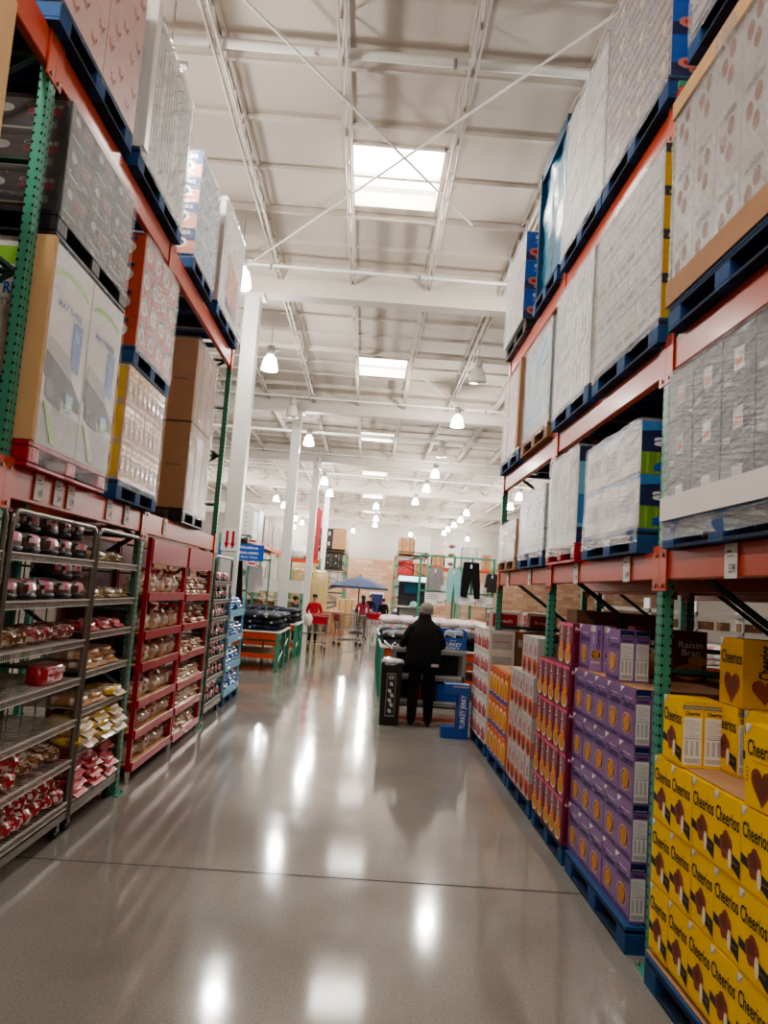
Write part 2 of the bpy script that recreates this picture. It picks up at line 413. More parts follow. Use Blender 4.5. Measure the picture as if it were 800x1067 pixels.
# cross purlins under the deck, girders, bracing rods, conduit
mb = MB()
y = 1.0; i = 0
while y < 59:
    hh = .05 if i % 3 else .1
    mb.box(-XW, XW, y - .025, y + .025, ZC - hh, ZC, 'beam_white'); y += 1.06; i += 1
struct(mb.build('trim_%d' % (nj + 1)))
for gi, gy in enumerate((4.05, 12.55, 21.05, 29.55, 38.05, 46.55, 55.05)):
    mb = MB(); mb.box(-XW, XW, gy - .11, gy + .11, 6.68, ZC, 'beam_white')
    mb.box(-XW, XW, gy - .15, gy + .15, 6.66, 6.69, 'beam_white')
    struct(mb.build('trim_%d' % (nj + 2 + gi)))
nj += 9
for a, b_ in (((-1.9, 5.6), (1.1, 10.0)), ((2.05, 5.7), (-2.5, 12.2)), ((.9, 17.4), (2.3, 20.6))):
    mb = MB(); mb.tube((a[0], a[1], ZC - .33), (b_[0], b_[1], ZC - .33), .014, 'paint_white', 6); struct(mb.build('trim_%d' % nj)); nj += 1
for yy, z, rr in ((6.95, ZC - .2, .05), (11.75, ZC - .36, .03), (20.2, ZC - .36, .03), (24.6, ZC - .4, .05), (33.4, ZC - .4, .05), (28.7, ZC-.36, .03)):
    mb = MB(); mb.tube((-12, yy, z), (12, yy + .1, z), rr, 'paint_white', 8)
    for q in range(-4, 5): mb.tube((q*2.4 + .5, yy, z), (q*2.4 + .5, yy, z - .1), .018, 'grey', 6)
    struct(mb.build('trim_%d' % nj)); nj += 1
# columns
LBL = {12.55: 'nearest white square building column beyond the left rack', 21.05: 'second nearest white column, rising behind the left garment table', 29.55: 'third white column, beside the tall red sail', 38.05: 'fourth white column, with the small aisle marker beside it'}
for gi, gy in enumerate((12.55, 21.05, 29.55, 38.05)):
    c = empty('building_column', (-2.27, gy, 0), 0, LBL[gy], 'column')
    c['kind'] = 'structure'
    mb = MB(); mb.bevbox(-.13, .13, -.13, .13, 0, 6.66, 'paint_white', .012); mb.build('shaft', c)
    mb = MB(); mb.box(-.2, .2, -.2, .2, 0, .03, 'grey'); mb.box(-.2, .2, -.15, .15, 6.6, 6.66, 'paint_white'); mb.build('base_plate', c)
    if gi == 0:
        mb = MB(); mb.box(-.14, .14, -.14, -.131, 2.28, 2.64, 'sign_white')
        F = Fc(mb, (-.14, -.14, 2.28), (1,0,0), (0,0,1), (0,-1,0), .28, .36)
        for a in (.25, .6): F.rect(a, .35, a+.15, .9, 'red'); F.poly([(a-.08, .35), (a+.075, .08), (a+.23, .35)], 'red')
        mb.build('arrow_sign', c)
# ------------------------------------------------------------------ pendant lamps
def lamp_proto(lit):
    root = empty('pendant_lamp', (0, 0, 0))
    g = 'glow' if lit else 'unlit'
    mb = MB(); mb.lathe([(0.001, .3), (.07, .29), (.125, .22), (.155, .1), (.175, 0.0), (.165, -.02), (.001, -.03)], g, n=20); mb.build('diffuser', root)
    mb = MB(); mb.lathe([(.001, .5), (.07, .49), (.085, .4), (.085, .31), (.05, .3), (.001, .3)], 'lampgrey', n=14)
    mb.tube((.05, 0, .42), (.17, 0, .42), .035, 'lampgrey'); mb.build('ballast_housing', root)
    mb = MB(); mb.tube((0, 0, .48), (0, 0, ZC - 6.2), .008, 'lampgrey', 6); mb.build('hanging_rod', root)
    return root
lit = Kind(lamp_proto(True), 'lamp', True); unl = Kind(lamp_proto(False), 'lamp', True)
lampdata = [(-2.3,15.2,1),(2.03,19.1,1),(-2.1,23.2,1),(2.25,27.8,1),(2.25,31.9,1),(-2.1,31.9,1),(-2.05,35.9,1),(.22,40.1,1),(.3,46.9,1),(.3,51.4,1),(-2.25,19.4,0),(1.95,14.95,0),(2.05,23.5,0),(-2.1,27.9,0),
 (-6.4,36.2,1),(-5.07,39.9,1),(-5,43,1),(-9.1,51.5,1),(-8.9,54.6,1),(-5.07,50.9,1),(-4.9,54,1),(-5.9,58.6,1),(-1.3,58,1),(2.1,36.8,1),(5.05,40.1,1),(5.2,43.8,1),(5.25,47.5,1),(5.2,50.7,1),(5.3,54.2,1),(3.1,57.6,1),(7.5,58,1),(6.6,35.9,1),(6.3,32.3,1),
 (-2.2,10.9,1),(2.0,10.8,1),(-2.2,2.4,1),(2.1,2.4,1),(-2.2,6.7,1),(2.1,6.6,1),(-2.2,-2,1),(2.1,-2,1),(-7,6.7,1),(7,6.7,1),(-7,15,1),(7,15,1),(-7,-3,1),(7,-3,1),(7,24,1),(-7,24,1)]
names = {0:'large glowing bell lamp nearest the camera on the left', 1:'glowing bell lamp over the right side, nearest lit one there', 2:'glowing bell lamp second along on the left', 3:'glowing bell lamp second of the lit row on the right',
 4:'glowing bell lamp third of the lit row on the right', 5:'glowing bell lamp beside the third white column top', 6:'small glowing bell lamp at the fourth column', 10:'unlit grey bell lamp in front of the second white column top', 11:'unlit glass bell lamp nearest on the right', 12:'unlit bell lamp between two lit lamps on the right', 13:'unlit bell lamp over the third white column'}
for i, (lx, ly, on) in enumerate(lampdata):
    k = lit if on else unl
    if ly > 34.5 and i not in (6,):
        lb = 'tiny glowing ceiling lamp far off over the back of the hall'; gp = 'distant ceiling lamps'
    elif i in names: lb = names[i]; gp = 'pendant bell lamps'
    else: lb = ('glowing' if on else 'unlit') + ' bell lamp hanging over the neighbouring aisles or behind the camera'; gp = 'lamps over the near and side aisles'
    if i >= 35 and abs(lx) < 3 : lb = 'unseen bell lamp added above the racks near the camera, ' + ('lit' if on else 'unlit'); gp = 'added lamps close to the camera ' + ('lit' if on else 'unlit')  # unseen lamps carrying the rows on, added to brighten the near aisle
    o = k.put((lx, ly, 6.15), 0, lb, gp)
    if on:
        li = bpy.data.lights.new('lamp_light', 'POINT'); li.energy = 95 if (abs(lx) < 3 and ly < 12) or abs(lx) == 7 else 185; li.shadow_soft_size = .13; li.color = (1, .965, .92)
        lo = bpy.data.objects.new('lamp_light', li); C.objects.link(lo); lo.location = (lx, ly, 5.97)
#PART2
# ================================================================== pallet racks
def holes(mb, ax, x, y, z0, z1, side):
    z = z0 + .05
    while z < z1 - .03:
        for q in (-.022, .022):
            r = .0075; pts = []
            for i in range(6):
                a = 2*PI*i/6
                if ax == 'x': pts.append((x, y + q + r*math.cos(a)*side*-1, z + 1.2*r*math.sin(a)))
                else: pts.append((x + q + r*math.cos(a), y, z + 1.2*r*math.sin(a)))
            mb.quad(pts, 'hole')
        z += .0508
def rack(nm, sg, xf, posts, levels, depth, label, tags):
    root = empty(nm, (xf, posts[2], 0), 0, label, 'pallet rack')
    ox, oy = xf, posts[2]
    X = lambda a: sg * a          # distance behind the aisle face
    top = levels[-1][0] + .1
    for i, py in enumerate(posts):
        for rear in (0, 1):
            x0, x1 = sorted((X(depth - .06 if rear else 0), X(depth if rear else .06)))
            mb = MB(); y = py - oy
            mb.bevbox(x0, x1, y - .04, y + .04, .008, top, 'green', .004)
            if not rear:
                holes(mb, 'x', -sg * .0012, y, 0, top, sg)
                holes(mb, 'y', (x0 + x1)/2, y - .0412, 0, top, sg)
            mb.build('upright_post', root)
            mb = MB(); mb.box(x0 - .04, x1 + .04, y - .08, y + .08, 0, .008, 'green')
            for bx in (x0 - .025, x1 + .025): mb.lathe([(.001, .03), (.011, .03), (.011, .0)], 'steel', (bx, y + .05, 0), 6)
            mb.build('foot_plate', root)
        z = .25; k = 0
        while z < top - .5:
            mb = MB(); a, b = (X(.08), X(depth - .08)); z2 = z + .62
            p0, p1 = ((a, y, z), (b, y, z2)) if k % 2 else ((b, y, z), (a, y, z2))
            mb.tube(p0, p1, .019, 'dark_green', 4)
            mb.tube((X(.06), y, z2), (X(depth - .06), y, z2), .019, 'dark_green', 4); mb.build('brace', root); z = z2; k += 1
    for li, (zt, hh) in enumerate(levels):
        for bi in range(len(posts) - 1):
            a, b = posts[bi] - oy + .045, posts[bi+1] - oy - .045
            for rear in (0, 1):
                x0, x1 = sorted((X(depth - .06 if rear else .005), X(depth - .005 if rear else .055)))
                mb = MB(); mb.bevbox(x0, x1, a, b, zt - hh, zt, 'orange', .006)
                bm = mb.build('beam', root)
                if not rear and li == 0:
                    for ty, tz in tags:
                        if a < ty - oy < b:
                            mb = MB(); xx = X(-.004); w = .055
                            mb.box(min(xx, xx + sg*.004), max(xx, xx + sg*.004), ty - oy - w, ty - oy + w, zt - .155, zt - .005, 'paper')
                            nn = (-sg, 0, 0); uu = (0, -sg, 0)
                            F = Fc(mb, (xx, ty - oy + sg*w, zt - .155), uu, (0,0,1), nn, 2*w, .15)
                            F.rect(.12, .55, .88, .92, 'paper'); F.rect(.2, .74, .6, .8, 'near_black', 2); F.rect(.2, .62, .8, .66, 'grey', 2); F.text(tz, .66, .28, .5, .26, 'near_black', 2)
                            mb.build('price_card', bm)
                for e, yy in ((0, a), (1, b)):
                    mb = MB(); y0, y1 = sorted((yy - .048 if e == 0 else yy + .048, yy + (.05 if e == 0 else -.05)))
                    q0, q1 = sorted((X(-.006 if not rear else depth - .02), X(.004 if not rear else depth + .006)))
                    mb.bevbox(q0, q1, y0 + .003, y1 - .003, zt - hh - .06, zt + .03, 'orange', .002)
                    for zz in (zt - hh - .03, zt - .02):
                        mb.tube((X(-.006 if not rear else depth), (y0+y1)/2, zz), (X(-.014 if not rear else depth + .01), (y0+y1)/2, zz), .012, 'steel', 8)
                    mb.build('end_connector', bm)
            for q in (.33, .66):
                mb = MB(); yy = a + (b - a) * q
                x0, x1 = sorted((X(.05), X(depth - .05))); mb.box(x0, x1, yy - .02, yy + .02, zt - .06, zt - .01, 'steel'); mb.build('cross_bar', root)
    return root
RF, LF = 1.545, -1.91
RP = [-1.05, 1.45, 3.985, 6.43, 8.95]; LP = [-1.2, 1.35, 3.93, 6.45, 9.5]
RL = [(2.115, .15), (3.26, .18), (4.67, .17)]; LL = [(2.33, .18), (4.69, .2)]
rack('pallet_rack', 1, RF, RP, RL, 1.06, 'green and orange steel pallet rack along the right side of the aisle', [(3.2, '5.99'), (4.5, '6.49'), (5.6, '7.99'), (7.2, '4.99'), (8.3, '9.99'), (2.2, '3.79')])
rack('pallet_rack', -1, LF, LP, LL, 1.06, 'green and orange steel pallet rack along the left side of the aisle', [(4.35, '4.99'), (4.62, '5.49'), (4.82, '3.99'), (5.55, '6.99'), (5.95, '4.49'), (7.1, '7.99'), (3.0, '5.99')])
for x_, l_, ps, lv in ((2.72, 'right', RP, [(2.1, .15), (3.26, .18), (4.67, .17)]), (-4.14, 'left', LP, LL)):
    rack('pallet_rack', 1, x_, ps, lv, 1.06, 'second pallet rack standing back to back with the %s aisle rack' % l_, [])
# ------------------------------------------------------------------ pallets
def pallet_proto(c1, c2, plastic=False):
    root = empty('pallet', (0,0,0)); w, d_, h = 1.16, 1.0, .14
    mb = MB()
    if plastic:
        mb.bevbox(-w/2, w/2, 0, d_, h - .03, h, c1, .004)
        for i in range(5): mb.box(-w/2 + .01, w/2 - .01, .1 + i*.18, .12 + i*.18, h, h + .004, c2)
    else:
        for i in range(6): mb.bevbox(-w/2, w/2, i*.177, i*.177 + .115, h - .02, h, c1, .003)
        mb.box(-w/2 + .01, w/2 - .01, .001, .999, h - .038, h - .021, c2)
    mb.build('deck', root)
    for xx in (-w/2, -.07, w/2 - .14):
        for yy in (0, .43, .86):
            mb = MB()
            if plastic:
                mb.bevbox(xx, xx + .14, yy, yy + .14, .02, h - .03, c1, .008)
                if yy == 0:
                    for k_ in range(3): mb.box(xx + .02 + k_*.04, xx + .035 + k_*.04, -.001, .001, .035, h - .045, c2)
            else: mb.bevbox(xx, xx + .14, yy, yy + .14, .018, h - .038, c1, .003)
            mb.build('block', root)
    for xx in (-w/2, -.07, w/2 - .14):
        mb = MB(); mb.bevbox(xx, xx + .14, 0, d_, 0, .019, c1, .002); mb.build('bottom_board', root)
    mb = MB(); mb.box(-w/2 + .005, w/2 - .005, .002, .1, .001, .017, c2); mb.build('cross_board', root)
    return root
PAL = {'blue': Kind(pallet_proto('blue_wood', 'blue_wood_d'), 'pallet', True), 'black': Kind(pallet_proto('black_plastic', 'grey_plastic', True), 'pallet', True),
       'red': Kind(pallet_proto('red_plastic', 'red', True), 'pallet', True), 'wood': Kind(pallet_proto('wood', 'kraft_d'), 'pallet', True)}
PN = {'blue': 'blue painted wooden pallet', 'black': 'black plastic pallet', 'red': 'red plastic pallet', 'wood': 'bare wooden pallet'}
def pallet(col, side, yc, z, w, under, xf=None):
    xx = xf if xf is not None else (1.49 if side == 'R' else -1.845)
    return PAL[col].put((xx, yc, z), RZR if side == 'R' else RZL, PN[col] + ' ' + under, 'pallets in the racks', sc=(w/1.16, 1, 1))
# ------------------------------------------------------------------ wrapped loads
def shell(w, d_, h, drop=.05, off=.012, seed=0, amp=.005):
    vs, fs = [], []
    def P(x_, y_, z_):
        n = noise.noise(Vector((x_*4 + seed, y_*4, z_*5))) * amp * 2 + noise.noise(Vector((x_*14 + seed, y_*14, z_*3))) * amp*.6
        c = Vector((x_, y_ - d_/2, 0)); c.normalize()
        return (x_ + c.x*n, y_ + c.y*n, z_ + n*.4)
    o = off; nu, nv, nd = 14, 12, 8
    ring = [(-w/2 - o + (w + 2*o)*i/nu, -o) for i in range(nu)] + [(w/2 + o, -o + (d_ + 2*o)*i/nd) for i in range(nd)] + [(w/2 + o - (w + 2*o)*i/nu, d_ + o) for i in range(nu)] + [(-w/2 - o, d_ + o - (d_ + 2*o)*i/nd) for i in range(nd)]
    n = len(ring)
    for j in range(nv + 1):
        z = -drop + (h + drop + o) * j / nv
        for a, b in ring: vs.append(P(a, b, z))
    for j in range(nv):
        for i in range(n): fs.append((j*n+i, j*n+(i+1)%n, (j+1)*n+(i+1)%n, (j+1)*n+i))
    mb = MB(); return mb, vs, fs, n, nv
def load(name, side, yc, w, z, h, cols, rows, deps, base, front, sidef, fm, label, xf=None, d_=1.0, top=None, cat='pallet load', group='shrink-wrapped pallet loads', extra=None, drop=.05, gap=.006, cname='carton', seed=None):
    xx = xf if xf is not None else (1.5 if side == 'R' else -1.85)
    root = empty(name, (xx, yc, z), RZR if side == 'R' else RZL, label, cat, group)
    cw, ch, cdp = w / cols, h / rows, d_ / deps
    pm = None
    for j in range(rows):
        for i in range(cols):
            for k in range(deps):
                if pm is None:
                    o = carton_mb(cw - gap, cdp - gap, ch - .002, base, front, sidef, top).build(cname, root); pm = o
                else:
                    o = pm.copy(); C.objects.link(o)
                o.location = (-w/2 + cw*(i + .5), gap/2 + cdp*k, ch*j)
    if extra: extra(root, w, d_, h)
    if fm:
        sd = seed if seed is not None else yc*3.1 + z
        mb, vs, fs, n, nv = shell(w, d_, h, drop, seed=sd)
        mb.add(vs, [f for f in fs if (f[0] % n) < 14], fm, True); mb.add(vs, [f for f in fs if (f[0] % n) >= 14], F_END, True)
        mb.add([vs[nv*n + i] for i in range(n)], [tuple(range(n))], fm)
        mb.build('stretch_wrap', root)
    return root
# artwork
def a_plain(F):
    F.rect(.06, .6, .2, .8, 'lgrey'); F.rect(.45, 0, .55, 1, 'kraft_d', 1)
def a_darkbox(F):
    F.rect(.0, .96, 1, 1, 'near_black'); F.rect(.38, .3, .68, .68, 'lgrey'); F.rect(.43, .36, .63, .5, 'salmon', 2); F.rect(.08, .1, .3, .2, 'grey')
def a_bakery(F):
    F.rect(.0, .0, .02, 1, 'lgrey'); F.text('cookies', .5, .83, .66, .13, 'near_black'); 
    for a, b in ((.3, .5), (.62, .62), (.55, .3)): F.ell(a, b, .14, .12, 'kraft_d', 1, 10); F.ell(a + .02, b - .02, .08, .07, 'brown_r', 2, 8)
    F.rect(.2, .13, .8, .18, 'lgrey')
def a_white(F):
    F.rect(0, .96, 1, 1, 'grey'); F.rect(.0, 0, .03, 1, 'grey'); F.rect(0, .47, 1, .49, 'grey'); F.text('fragile', .3, .7, .3, .1, 'lgrey')
def a_all(F):
    F.rect(0, .42, 1, 1, 'navy'); F.poly([(0, .86), (1, .98), (1, 1), (0, 1)], 'blue', 2); F.rect(0, .42, 1, .9, 'navy', 1); F.poly([(0,.8),(1,.97),(1,1),(0,1)], 'sky', 2)
    F.text('all', .35, .65, .42, .24, 'sign_white', 3, bold=.03)
    F.rect(0, 0, 1, .42, 'grass', 2)
    for i in range(8): F.rect(.06 + i*.12, .02, .09 + i*.12, .4, 'lime', 3)
    F.poly([(.15,.06),(.75,.06),(.75,.2),(.62,.3),(.3,.3),(.15,.18)], 'blue', 4); F.ell(.28, .08, .07, .05, 'black', 5, 10); F.ell(.62, .08, .07, .05, 'black', 5, 10); F.poly([(.33,.18),(.58,.18),(.55,.27),(.37,.27)], 'blue_l', 5)
def a_allfront(F):
    F.rect(0, .93, 1, 1, 'sky'); F.rect(0, 0, 1, .06, 'grey'); F.rect(.1, .3, .9, .7, 'lgrey'); F.text('all', .5, .5, .5, .3, 'grey', 2)
def a_tower(F):
    F.rect(0, 0, 1, 1, 'blue_l'); F.rect(0, 0, 1, .16, 'navy', 2); F.rect(0, .84, 1, 1, 'navy', 2); F.rect(0, .2, 1, .5, 'sky', 2)
    F.text('U', .3, .72, .1, .06, 'navy', 3); F.text('NEW', .35, .58, .3, .07, 'navy', 3); F.text('2', .4, .4, .12, .1, 'sign_white', 3)
def a_yellowpanel(F):
    F.rect(0, 0, 1, 1, 'yellow_d'); F.rect(0, .78, 1, 1, 'near_black', 2); F.ell(.5, .5, .3, .2, 'tan', 3); F.ell(.5, .45, .18, .13, 'brown', 4); F.text('granola', .5, .88, .8, .1, 'yellow', 3)
def a_lines(F):
    F.rect(0, .48, 1, .52, 'grey')
    F.rect(.1, .2, .45, .34, 'grey'); F.rect(.55, .2, .9, .34, 'grey'); F.rect(0, .97, 1, 1, 'near_black')
def a_purpleish(F):
    for i in range(3): F.rect(.03, .12 + i*.3, .97, .2 + i*.3, 'tape')
    F.ell(.3, .5, .1, .14, 'purple_l', 2, 10); F.ell(.7, .5, .1, .14, 'cream', 2, 10)
def a_berry(F):
    F.rect(0, 0, 1, 1, 'blue'); F.rect(0, 0, 1, .3, 'navy', 2); F.text('BAKING', .5, .82, .6, .12, 'sign_white', 3); F.text('morsels', .5, .66, .6, .1, 'blue_l', 3)
    for a, b, r in ((.2,.3,.13),(.42,.22,.12),(.65,.3,.14),(.85,.2,.12),(.3,.14,.1)): F.ell(a, b, r, r*1.1, 'salmon', 4, 9); F.ell(a, b, r*.5, r*.5, 'red', 5, 7)
    F.ell(.78, .56, .1, .1, 'blue_l', 3, 10)
def a_desk(F):       # two of these make the white furniture boxes with a dark desk picture
    F.rect(.0, 0, .02, 1, 'grey'); F.rect(.02, 0, 1, .2, 'lgrey')  # grey strip along the bottom puts shading into the colour
    F.ell(.5, .86, .42, .05, 'lime', 1); F.ell(.5, .82, .46, .06, 'white', 2)
    F.text('MATTRESS', .5, .73, .6, .035, 'blue_m', 2)
    F.rect(.62, .44, .86, .7, 'blue_m', 2); F.rect(.66, .6, .8, .66, 'sky', 3); F.rect(.66, .5, .82, .56, 'blue', 3)
    F.poly([(.05,.46),(.72,.38),(.98,.3),(.98,.24),(.6,.26),(.05,.34)], 'near_black', 3); F.poly([(.05,.46),(.1,.54),(.6,.5),(.72,.38)], 'lgrey', 4)
    F.poly([(.12,.34),(.5,.27),(.5,.2),(.12,.24)], 'grey_plastic', 4)
    F.rect(.6, .22, .78, .31, 'blue_l', 5); F.rect(.63, .24, .75, .28, 'lime', 6)
    F.poly([(.1, .22), (.22, .2), (.5, .03), (.36, .02)], 'lime', 5)
def a_deskside(F):
    F.rect(0, .05, 1, .95, 'white'); F.rect(0, .86, 1, .95, 'lime', 2); F.text('MATTRESSES', .5, .74, .8, .06, 'blue', 3, bold=.03); F.text('TWIN', .6, .67, .3, .035, 'grey', 3)
    F.ell(.5, .38, .46, .16, 'blue', 3); F.ell(.5, .44, .44, .14, 'white', 4); F.rect(.1, .3, .5, .33, 'yellow', 5)
def a_blackbrew(F):
    F.rect(.03, .06, .97, .94, 'near_black'); F.ell(.25, .7, .1, .12, 'grey', 2); F.rect(.5, .55, .9, .72, 'maroon', 2); F.text('COFFEE', .7, .8, .4, .1, 'grey', 2); F.rect(.1, .15, .6, .2, 'grey', 2); F.rect(.65, .2, .85, .4, 'grey_plastic', 2)
def a_orange(F):
    F.rect(0, 0, 1, .14, 'red'); F.ell(.5, .52, .3, .26, 'white', 2, 12); F.ell(.5, .52, .22, .18, 'salmon', 3, 12); F.rect(.25, .78, .75, .9, 'navy', 2); F.text('pop', .5, .84, .3, .08, 'sign_white', 3)
def a_orangeside(F):
    F.ell(.5, .55, .3, .28, 'white', 2); F.ell(.55, .5, .17, .15, 'tan', 3); F.rect(.2, .82, .8, .95, 'navy', 2); F.ell(.3, .2, .15, .1, 'white', 2, 8)
def a_noodle(F):
    F.rect(0, .0, 1, .1, 'red'); F.rect(.06, .66, .46, .92, 'yellow', 1); F.rect(.54, .66, .94, .92, 'yellow', 1)
    for a in (.25, .75): F.ell(a, .4, .19, .22, 'white', 2, 12); F.ell(a, .38, .15, .16, 'orange_r', 3, 10); F.ell(a, .4, .09, .08, 'yellow', 4, 8); F.rect(a - .12, .74, a + .12, .84, 'red', 3)
def a_noodleside(F):
    F.rect(.05, .1, .95, .9, 'yellow'); F.ell(.5, .5, .3, .3, 'red', 2); F.ell(.5, .45, .2, .2, 'cream', 3)
def a_kraft(F):
    F.rect(.42, 0, .5, 1, 'kraft_l'); F.rect(.08, .78, .22, .9, 'paper'); F.rect(.1, .8, .2, .88, 'near_black', 2); F.rect(.12, .82, .18, .86, 'paper', 3); F.text('this side up', .72, .5, .3, .04, 'near_black', 1)
def a_flamingo(F):
    for a, b in ((.25,.25),(.7,.3),(.45,.62),(.85,.75),(.12,.8)):
        F.ell(a, b, .075, .05, 'salmon', 1, 9); F.poly([(a+.05,b),(a+.09,b+.1),(a+.06,b+.12),(a+.03,b+.03)], 'tape', 2); F.rect(a - .005, b - .14, a + .008, b - .03, 'tape', 2); F.ell(a - .05, b + .08, .035, .04, 'salmon', 2, 7)
def a_blueside(F):
    F.rect(0, 0, 1, 1, 'blue_m'); F.text('snack', .5, .5, .5, .2, 'sign_white', 2); F.rect(0, .85, 1, 1, 'pink', 2)
def a_chars(F):
    F.rect(.03, .1, .97, .9, 'blue_l'); F.ell(.5, .5, .2, .26, 'lgrey', 2)
def a_charside(F):
    F.rect(0, .5, 1, 1, 'navy'); F.rect(0, 0, 1, .5, 'salmon', 1); F.ell(.5, .42, .3, .22, 'white', 2, 12); F.ell(.5, .42, .2, .15, 'near_black', 3, 12); F.ell(.5, .45, .1, .08, 'white', 4, 10); F.text('SNACKS', .5, .82, .7, .14, 'sign_white', 2)
def a_stripes(F):
    for i in range(5): F.rect(.1 + i*.17, .1, .17 + i*.17, .9, 'grey')
#PART3
# ------------------------------------------------------------------ what stands on the racks
def tray(k, zb, hh, zcap=None, hcap=0):
    def f(root, w, d_, h):
        mb = MB(); mb.box(-w/2 - .02, w/2 + .02, -.02, d_ + .02, zb, zb + hh, k); mb.build('cardboard_tray', root)
        if zcap is not None:
            mb = MB(); mb.box(-w/2 - .015, w/2 + .015, -.015, d_ + .015, zcap, zcap + hcap, 'kraft_l'); mb.build('cardboard_cap', root)
    return f
def corner(k, side=-1, extra=None, hh=None):
    def f(root, w, d_, h):
        mb = MB(); x_ = side * (w/2 + .03)
        mb.box(x_ - .006, x_ + .006, -.034, .05, 0, (hh or h), k); mb.box(min(x_, x_ - side*.09), max(x_, x_ - side*.09), -.04, -.026, 0, (hh or h), k); mb.build('corner_board', root)
    return f
P = .142
ZR = [2.115, 3.26, 4.67]; ZL = [2.33, 4.69]
# right, lowest beam
pallet('blue', 'R', 3.24, ZR[0], 1.18, 'under the wrapped black cartons on the right')
load('wrapped_pallet_load', 'R', 3.24, 1.18, ZR[0]+P, .76, 4, 3, 2, 'near_black', a_darkbox, a_darkbox, F_DARK, 'wrapped black cartons with grey labels on the lowest right beam', drop=.1, extra=tray('paper', -.001, .12))
pallet('blue', 'R', 4.74, ZR[0], 1.09, 'under the wrapped detergent cartons with blue and green ends')
load('wrapped_pallet_load', 'R', 4.74, 1.06, ZR[0]+P, .62, 3, 2, 2, 'white', a_allfront, a_all, F_MILK, 'wrapped pallet of detergent cartons with dark blue and green end panels reading all', drop=.08)
pallet('red', 'R', 5.92, ZR[0], 0.89, 'under the wrapped load with a tall light blue panel')
load('wrapped_pallet_load', 'R', 5.92, .86, ZR[0]+P, .72, 3, 1, 4, 'white', a_stripes, a_tower, F_MILK, 'milky wrapped load with a tall light blue end panel, on a red pallet', drop=.08)
pallet('blue', 'R', 7.02, ZR[0], 1.06, 'under a low milky wrapped load in the third bay')
load('wrapped_pallet_load', 'R', 7.02, 1.04, ZR[0]+P, .58, 3, 3, 2, 'white_b', a_lines, a_lines, F_HEAVY, 'low milky wrapped load near the far end of the lowest right beam', drop=.06)
pallet('wood', 'R', 8.2, ZR[0], 1.0, 'at the far end of the lowest right beam')
load('wrapped_pallet_load', 'R', 8.2, .96, ZR[0]+P, .38, 3, 2, 2, 'kraft', a_plain, a_plain, F_HEAVY, 'small low wrapped load at the far end of the lowest right beam', drop=.05)
# right, middle beam
pallet('blue', 'R', 3.24, ZR[1], 1.2, 'under the white bakery cartons on a brown tray')
load('wrapped_pallet_load', 'R', 3.24, 1.22, ZR[1]+P, 1.14, 5, 3, 2, 'white_b', a_bakery, a_bakery, F_R, 'wrapped white cartons printed with cookies on a brown cardboard tray, right middle beam', extra=tray('kraft', -.001, .13, 1.06, .1), drop=.0)
pallet('blue', 'R', 4.6, ZR[1], 1.22, 'under tall white cartons with yellow ends')
load('wrapped_pallet_load', 'R', 4.6, 1.22, ZR[1]+P, 1.02, 3, 4, 4, 'white_b', a_lines, a_yellowpanel, F_R, 'wrapped tall white cartons with yellow and black end panels on the right middle beam')
pallet('blue', 'R', 5.84, ZR[1], 1.08, 'under the milky load crossed by a diagonal fold of film')
load('wrapped_pallet_load', 'R', 5.84, 1.08, ZR[1]+P, 1.02, 2, 3, 2, 'white_b', a_stripes, a_stripes, F_HEAVY, 'milky wrapped load next to the post on the right middle beam, second bay')
pallet('wood', 'R', 7.12, ZR[1], 1.16, 'under the blue-grey wrapped load in the third bay')
load('wrapped_pallet_load', 'R', 7.12, 1.14, ZR[1]+P, .96, 3, 1, 2, 'white_b', a_chars, a_stripes, F_MILK, 'wrapped load showing blue-grey panels on the right middle beam, third bay')
pallet('blue', 'R', 8.33, ZR[1], 1.1, 'at the far end of the right middle beam')
load('wrapped_pallet_load', 'R', 8.33, 1.08, ZR[1]+P, .96, 2, 2, 2, 'pink_l', a_plain, a_plain, F_MILK, 'pinkish wrapped load with brown corner boards at the far end of the right middle beam', extra=corner('kraft', 1))
# right, top beam
pallet('blue', 'R', 3.1, ZR[2], 1.2, 'on the top right beam nearest the camera')
load('wrapped_pallet_load', 'R', 3.1, 1.18, ZR[2]+P, 1.2, 3, 4, 2, 'white_b', a_purpleish, a_berry, F_MILK, 'wrapped blue and purple cartons on the top right beam nearest the camera')
pallet('blue', 'R', 4.56, ZR[2], 1.2, 'on the top right beam under the striped mauve load')
load('wrapped_pallet_load', 'R', 4.56, 1.2, ZR[2]+P, 1.25, 3, 5, 2, 'white_b', a_purpleish, a_berry, F_R, 'tall wrapped load with faint mauve bands on the top right beam')
pallet('blue', 'R', 5.76, ZR[2], 1.14, 'on the top right beam under the plain glaring white load')
load('wrapped_pallet_load', 'R', 5.76, 1.14, ZR[2]+P, 1.22, 2, 3, 2, 'white', a_white, a_white, F_HEAVY, 'tall glaring white wrapped load on the top right beam, beside the teal one')
pallet('blue', 'R', 6.95, ZR[2], .98, 'under the teal wrapped load')
def tealx(root, w, d_, h):
    mb, vs, fs, n, nv = shell(w, d_, h, .05, off=.02, seed=3, amp=.02); mb.add(vs, fs, 'teal', True); mb.add([vs[nv*n+i] for i in range(n)], [tuple(range(n))], 'teal')
    mb.build('teal_wrap', root)
    mb = MB(); mb.box(-w/2 - .05, w/2 + .05, -.05, .4, h + .02, h + .14, 'teal_d'); mb.box(-w/2-.06, -w/2-.03, -.06, .4, -.05, h + .1, 'teal_d'); mb.build('pallet_cover', root)
load('wrapped_pallet_load', 'R', 6.9, .88, ZR[2]+P, 1.26, 2, 3, 2, 'teal_d', None, None, None, 'tall pallet load wrapped in shiny teal film on the top right beam', extra=tealx, xf=1.56)
